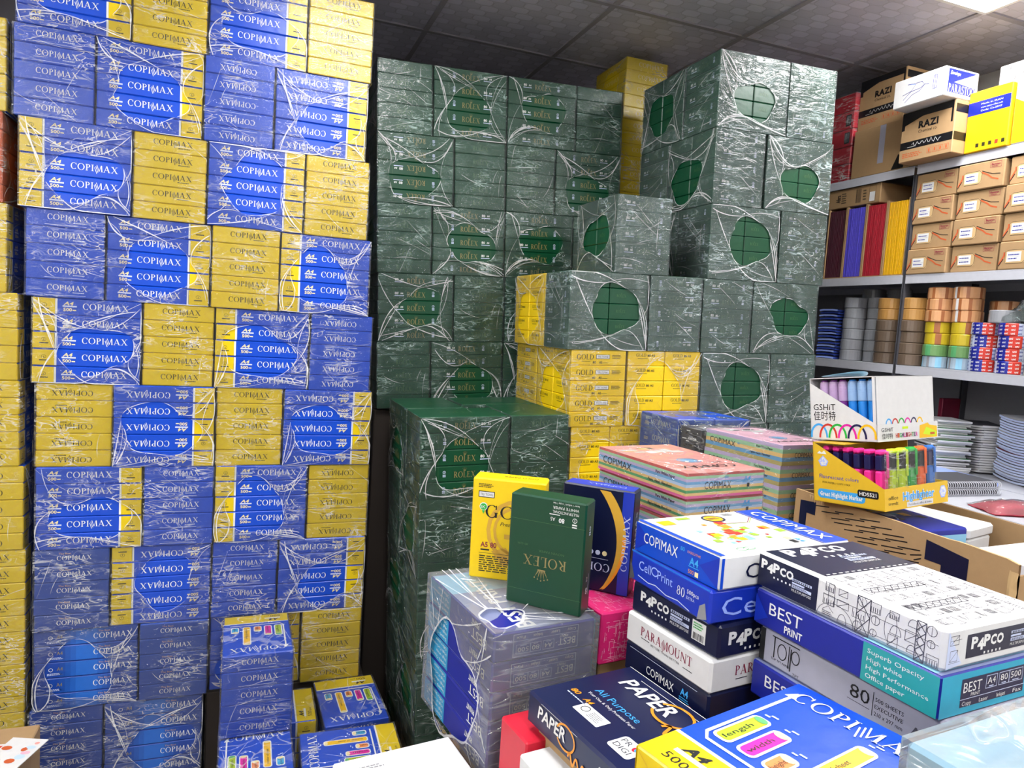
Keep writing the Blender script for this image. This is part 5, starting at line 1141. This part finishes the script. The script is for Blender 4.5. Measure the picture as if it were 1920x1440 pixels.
# middle level: folder trays, small cartons
FC = [('maroon', 'maroon_folder', '#4a1226', 11), ('violet', 'violet_folder', '#5a4fd8', 12), ('red', 'red_folder', '#b3122a', 14), ('yellow', 'yellow_folder', '#f2b70c', 12)]
for k, (cn, mn, hx, n) in enumerate(FC):
    mat(mn, hx, .35, vary=.1)
    y1 = 2.634-.1085*k; y0 = y1-.106
    t = thing('folder_tray', f'open-fronted kraft tray of {cn} folders on the middle shelf', 'tray', (SXF+.004, y0, LV[1]+.0006), group='kraft folder trays')
    for nm, q in (('side_panel', (0, 0, 0, .25, .004, .315)), ('side_panel', (0, .102, 0, .25, .106, .315)), ('base_panel', (0, .004, 0, .25, .102, .004)), ('back_panel', (.246, .004, .004, .25, .102, .315))):
        m = MB(); m.box(*q, 'cardboard'); m.box(q[0]-.0004, q[1]+.0005, q[5]-.001, q[3], q[4]-.0005, q[5], 'cardedge') if nm == 'side_panel' else None; link(nm, m.mesh(nm), t)
    m = MB(); pw = .0945/n
    m.box(0, -pw*.42, 0, .225, pw*.42, .302, mn, .0007); me = m.mesh('folder')
    for i in range(n):
        tag(link('folder', me, None, (SXF+.006+.002*random.random(), y0+.0058+(i+.5)*pw, LV[1]+.0052), (0, 0, 0)), f'thin {cn} folder standing in its kraft tray on the middle shelf', 'folder', f'{cn} folders in a kraft tray')
t = thing('flat_carton', 'long flat kraft carton lying across the folder trays', 'carton', (2.51, 2.36, 2.468))
mb = MB(); mb.box(0, .0, 0, .27, .315, .085, 'cardboard', .003); f = Frame(mb, (0, .1575, .0425), (0, -1, 0), (0, 0, 1))
f.text('Afara', -.075, .0, .026, 'black', w=.034, font='bold', rot=pi/2); f.greek(-.04, .0, .03, .05, 'inkdark', 5, 1); f.bars(.04, .0, .028, .06, 'black', 10, 1); f.greek(.075, 0, .02, .05, 'inkdark', 4, 1); f.rect(.115, -.012, .028, .04, 'white', 2); f.outline(.115, .0, .034, .07, .001, 'inkdark', 1)
link('body', mb.mesh('body'), t); m = MB(); m.grid([[(.0+.26*i/6, -.001, .085) for i in range(7)], [(.0+.26*i/6, -.05-.01*sin(i), .07) for i in range(7)]], 'cardboard'); link('flap', m.mesh('flap'), t)
def baya(seed):
    def g(mb, L, W, H):
        f = mb.face('L', L, W, H); R = random.Random(seed)
        f.line([(-W/2+.004, -.03), (-W/2+.02, .0), (-W/2+.02, .012)], .006, 'brickorange', 1); f.line([(-W/2+.003, -.036), (-W/2+.018, -.012)], .003, 'black', 1.5)
        f.rrect(-.03, -.005, .072, .046, .01, 'cardedge', 1.2); [f.line(P, .0014, 'black', 1.5) for P in ([(-.064, -.024), (-.066, .012), (-.056, .018), (-.004, .018), (.006, .008)], [(.006, .008), (.004, -.02), (-.006, -.028), (-.06, -.028)])]
        f.rect(-.034, -.005, .05, .034, 'white', 2); f.greek(-.034, .002, .04, .008, 'bestnavy', 1, 3, seed); f.greek(-.034, -.012, .04, .008, 'bestnavy', 1, 3, seed+1); f.rect(-.034, -.005, .044, .0006, 'grey', 3)
        f.line([(.006, .016), (.025, .008), (.045, .0), (.075, -.003)], .0022, 'black', 1.5); f.line([(.004, .012), (.03, -.002), (.045, -.014), (.07, -.022)], .005, 'brickorange', 1.2)
        f.outline(.055, .032, .04, .02, .0011, 'maroon', 1); f.text('Bayanan', .055, .034, .0075, 'maroon', w=.032, font='bold'); f.greek(.055, .026, .03, .004, 'maroon', 1, 2)
        f = mb.face('F', L, W, H); [f.rect(-L/2+.03+.006*i, -.01, .003, .05, 'brickorange' if i < 4 else 'black', 1) for i in range(9)]
    return g
cols = [(2.004, 2.184), (1.814, 1.998), (1.624, 1.808), (1.434, 1.618)]
for c, (y0, y1) in enumerate(cols):
    for r in range(4):
        z = LV[1]+.001+.0995*r; dx = [0, .012, .004, .01][(r+c) % 4]
        if c == 2 and r == 3: lab = 'small kraft carton with handwritten label, top of the third column'
        else: lab = f'small kraft carton with white label, {ORD[c]} column from the folders, {ORD[3-r]} from top'
        carton('small_carton', lab, 'carton', 2.496+dx, y0+.003, z, 2.79, y1-.003, z+.0975, 'cardboard', baya(c*7+r), 'small labelled cartons')
# lower level: tape rolls and envelopes
def roll(name, r, ri, h, side, core='cardboard', bands=None, txt=None):
    a_ = MB(); n = 28
    if bands:
        for k in range(n):
            c = bands[k*len(bands)//n]; t0, t1 = 2*pi*k/n, 2*pi*(k+1)/n
            e = r-.0025; a_.grid([[(q*cos(t0), q*sin(t0), z), (q*cos(t1), q*sin(t1), z)] for q, z in ((e, 0), (r, .003), (r, h-.003), (e, h))], c)
            if txt and k % 2 == 0:
                tm = (t0+t1)/2; f = Frame(a_, (r*cos(tm)*.9985, r*sin(tm)*.9985, h/2), (-sin(tm), cos(tm), 0), (0, 0, 1))
                for q in (-1, 0, 1): f.text(txt[0], 0, q*h*.3, h*.17, txt[1] if bands[k*len(bands)//n] in txt[2] else 'white', w=r*.26, font='bold', lay=2)
        a_.lathe([(r-.0025, h), (ri+.002, h)], side, n); a_.lathe([(ri+.002, 0), (r-.0025, 0)], side, n)
    else: a_.lathe([(ri+.002, 0), (r-.003, 0), (r, .003), (r, h-.003), (r-.003, h), (ri+.002, h)], side, n)
    b_ = MB(); b_.lathe([(ri, 0), (ri+.002, 0), (ri+.002, h), (ri, h), (ri, 0)], core, n)
    return a_.mesh('tape'), b_.mesh('core')
mat('tape_clear', '#9b9da2', .18); mat('tape_brown', '#6a5a4c', .2); mat('tape_tan', '#b98a4c', .2); mat('tape_cream', '#e9e3bd', .5); mat('tape_orange', '#d8a070', .25); mat('tape_yellow', '#cdb52c', .25); mat('tape_green', '#6f9a5e', .25); mat('tape_print', '#a5643a', .3); mat('tape_ice', '#a9bccb', .25)
RO = {'clear': roll('c', .049, .038, .0465, 'tape_clear', 'cardwhite', ['tape_clear', 'grey', 'tape_clear', 'silver', 'tape_clear', 'tape_clear']), 'brown': roll('b', .054, .038, .0455, 'tape_brown'), 'tan': roll('t', .054, .038, .0455, 'tape_tan'),  # grey and silver bands paint vertical highlights onto the clear rolls
      'orange': roll('o', .052, .038, .0445, 'tape_orange', 'cardboard', ['tape_orange', 'tape_print', 'tape_orange']*6 + ['white', 'tape_print']), 'yellow': roll('y', .048, .038, .0445, 'tape_yellow', 'cardboard', ['tape_yellow', 'tape_yellow', 'tape_print', 'tape_yellow', 'tape_yellow']*3),
      'green': roll('g', .048, .038, .0445, 'tape_green', 'cardboard', ['tape_green', 'stripedgreen', 'tape_green', 'tape_green']*3), 'ice': roll('i', .048, .038, .0445, 'tape_ice', 'cardboard', ['tape_ice', 'lightblue', 'tape_ice', 'grey']*4),
      'uni': roll('u', .046, .036, .0445, 'whiteblue', 'cardboard', ['bestnavy', 'squarered', 'whiteblue', 'bestnavy', 'squarered', 'tagblue', 'whiteblue'], ('uni', 'bestnavy', ('whiteblue', 'tagblue'))), 'cream': roll('m', .052, .038, .0445, 'tape_cream')}
def rolls(stack, x, y, label, z0=LV[0]+.0008):
    z = z0
    for i, k in enumerate(stack):
        h = {'clear': .0465, 'brown': .0455, 'tan': .0455}.get(k, .0445)
        nm = {'clear': 'clear', 'brown': 'dark brown', 'tan': 'tan', 'orange': 'orange-printed', 'yellow': 'yellow-printed', 'green': 'green-printed', 'ice': 'pale blue', 'uni': 'red, white and blue', 'cream': 'cream masking'}[k]
        t = thing('tape_roll', f'{nm} tape roll, {ORD[len(stack)-1-i]} from top {label}', 'tape roll', (x+random.uniform(-.003, .003), y+random.uniform(-.002, .002), z), (0, 0, random.uniform(2.2, 3.6)), 'rolls of packing tape')
        link('tape', RO[k][0], t); link('core', RO[k][1], t); z += h+.0004
rolls(['clear']*6, 2.575, 2.49, 'of front left clear column'); rolls(['clear']*7, 2.685, 2.50, 'of rear left clear column'); rolls(['clear']*6, 2.60, 2.385, 'of clear column by brown rolls')
rolls(['clear']*7, 2.71, 2.385, 'of rear right clear column')
rolls(['brown']*4+['tan']*2, 2.565, 2.30-.012, 'of the left brown column'); rolls(['brown']*4+['tan']*2, 2.56, 2.17, 'of the right brown column')
rolls(['ice', 'green', 'yellow', 'yellow', 'orange', 'orange', 'orange'], 2.565, 2.058, 'of the left mixed column'); rolls(['ice', 'green', 'yellow', 'yellow', 'orange', 'orange', 'orange'], 2.57, 1.951, 'of the right mixed column')
rolls(['orange']*6, 2.70, 1.90, 'of the rear orange column')
rolls(['uni']*4, 2.548, 1.851, 'of the left striped column'); rolls(['uni']*4, 2.552, 1.754, 'of the right striped column'); rolls(['cream']*4, 2.57, 1.651, 'at the right edge')
rolls(['clear']*1, 2.565, 1.80, 'under loose film above the striped rolls', LV[0]+.0008+.0449*4)
def shrinkround(x, y, r, z0, h, seed):
    R = random.Random(seed); m = MB(); P = []
    for j in range(9):
        P.append([(r[0]*(1+.05*R.random()-.0)*cos(a_), r[1]*(1+.04*R.random())*sin(a_), h*j/8) for a_ in [2*pi*k/28 for k in range(28)]])
    m.grid(P, 'film_clear', True); return m.mesh('clear_film', True)
m = MB(); R = random.Random(12); P = []
for j in range(10):
    s = j/9; rr = .075*(1-s*.55)*(1 if j else .9); P.append([((rr*(1+.15*sin(3*a_+j)))*cos(a_)+.02*s, (rr*1.2*(1+.12*sin(4*a_+2*j)))*sin(a_)-.05*s, .105*s+.01*R.random()) for a_ in [2*pi*k/20 for k in range(20)]])
m.grid(P, 'film_hazy', True); tag(link('plastic_bag', m.mesh('plastic_bag', True), None, (2.58, 1.735, LV[0]+.182)), 'crumpled clear plastic bag draped over the striped tape rolls', 'bag')
mat('env_blue', '#3d55b8', .3)
for i in range(17):
    m = MB(); n = 8; hh = .0132
    for z, c in ((0, 'env_blue'), (hh*.55, 'whiteblue')):
        pass
    P = [[(.0+.22*a_/n, b_*.11/4-.055, hh*.35*sin(a_*.8+i)*.4+hh*(.5 if 0 < b_ < 4 else .3)) for a_ in range(n+1)] for b_ in range(5)]
    m.grid(P, 'whiteblue' if i % 3 else 'tagblue'); Q = [[(p[0], p[1], p[2]-hh*.55) for p in r_] for r_ in P]; m.grid([r_[::-1] for r_ in Q], 'env_blue')
    for A_, B_ in ((P[0], Q[0]), (P[-1][::-1], Q[-1][::-1])): m.grid([B_, A_], 'env_blue')
    m.grid([[q[0] for q in Q][::-1], [p[0] for p in P][::-1]], 'env_blue' if i % 2 else 'tagblue')
    tag(link('envelope_pack', m.mesh('envelope_pack', True), None, (2.535+.008*R.random(), 2.61+.004*R.random(), LV[0]+.004+.0138*i), (0, 0, 0)), 'flat blue and white film-wrapped envelope pack in the pile beside the clear tape', 'pack of envelopes', 'pile of blue envelope packs')
# ------------------------------------------------------------------ lower counter with notebooks
CZ = 1.38
t = thing('counter', 'pale counter below the steel shelves, carrying notebooks', 'counter', (2.06, .75, 0))
m = MB(); m.box(0, 0, CZ-.03, .432, 1.36, CZ, 'steel', .003); link('worktop', m.mesh('worktop'), t)
m = MB(); m.box(.02, .02, 0, .42, 1.34, CZ-.031, 'grey'); link('cabinet', m.mesh('cabinet'), t)
def notebooks(n, x, y, yaw, w, d, th, z0, edge, cov, label, group, sag=.012, offx=.006):
    R = random.Random(n); z = z0; MS = []
    for v in range(3):
        m = MB(); q = 10
        def s(a_): return sag*((2*a_-1)**2-1)*.5
        T = [[(w*a_/4-w/2, d*b_/q-d/2, th*.92+s(b_/q)) for b_ in range(q+1)] for a_ in range(5)]
        B_ = [[(p[0], p[1], p[2]-th*.84) for p in r_] for r_ in T]
        m.grid([r_[::-1] for r_ in T], cov[v % len(cov)]); m.grid(B_, cov[(v+1) % len(cov)])
        m.grid([T[0], [(p[0], p[1], p[2]-th*.12) for p in T[0]]], 'linegrey'); m.grid([[(p[0], p[1], p[2]-th*.12) for p in T[0]], B_[0]], edge)
        m.grid([B_[-1], T[-1]], edge); m.grid([[r_[0] for r_ in B_], [r_[0] for r_ in T]], edge); m.grid([[r_[-1] for r_ in T], [r_[-1] for r_ in B_]], edge)
        MS.append(m.mesh('notebook'))
    for i in range(n):
        tag(link('notebook', MS[i % 3], None, (x+R.uniform(-offx, offx)*.5, y+R.uniform(-offx, offx), z+sag*.5), (0, 0, radians(yaw)+R.uniform(-.02, .02))), label, 'notebook', group); z += th
notebooks(24, 2.73, 1.735, -22, .16, .215, .0098, CZ+.001, 'whiteblue', ['greyd', 'maroon', 'cardwhite'], 'white-edged notebook in the tall stack at the right picture edge', 'tall notebook stack', .02)
notebooks(19, 2.79, 1.985, -21, .15, .205, .0098, CZ+.001, 'cardwhite', ['greyd', 'cardwhite', 'black'], 'grey-covered notebook in the shorter stack left of the tall one', 'shorter notebook stack', .014)
notebooks(26, 2.62, 2.035, -24, .13, .155, .0078, CZ+.001, 'cardwhite', ['stripedgreen', 'cardwhite', 'greyd', 'tubegreen'], 'thin green and white booklet stacked behind the display boxes', 'booklets behind the display boxes', .0, .016)
m = blank(.24, .26, .018, 'tagblue'); m.face('T', .24, .26, .018).rect(0, 0, .2, .03, 'whiteblue', 1)
tag(link('writing_pad', m.mesh('writing_pad'), None, (2.42, 1.865, CZ+.0095), (0, 0, radians(-8))), 'pale blue pad lying under the notebook stacks edge, behind the spiral notebooks', 'pad')
for i in range(2):
    t = thing('spiral_notebook', f'{("lower", "upper")[i]} grey spiral-bound notebook, wire coil facing the front', 'notebook', (2.245, 1.62+.004*i, CZ+.001+.0235*i), (0, 0, radians(-3)), 'spiral notebooks')
    m = MB(); m.box(-.13, .006, .002, .13, .16, .021, 'greyd', .003); link('pages', m.mesh('pages'), t)
    m = MB()
    for k in range(26):
        x = -.125+.25*k/25; m.tube([(x+.002*a_/8, .001+.0108*cos(2*pi*a_/8), .0115+.0108*sin(2*pi*a_/8)) for a_ in range(9)], .0014, 'steel', 5)
    link('wire_coil', m.mesh('wire_coil'), t)
m = MB(); R = random.Random(5); P = []
for j in range(9):
    P.append([(.20*(a_/12-.5), .13*(j/8-.5), (.03*max(0, sin(pi*a_/12))**.5*max(0, sin(pi*j/8))**.5)+.004*R.random()) for a_ in range(13)])
m.grid(P, 'rose'); m.grid([[(p[0]*.99, p[1]*.99, 0) for p in r_[::-1]] for r_ in P], 'rose')
t = thing('red_packet', 'crinkled dark red film packet in front of the spiral notebooks', 'packet', (2.175, 1.43, CZ+.0006), (0, 0, -.35)); link('packet', m.mesh('packet', True), t)
m = MB(); m.grid([[(p[0]*1.03, p[1]*1.03, p[2]*1.05+.003) for p in r_] for r_ in P], 'film_hazy'); link('clear_film', m.mesh('clear_film', True), t)
m = blank(.12, .02, .26, 'maroon'); tag(link('box_file', m.mesh('box_file'), None, (2.86, 2.20, CZ+.14), (0, 0, 0)), 'dark maroon file standing at the back of the lowest shelf', 'file')
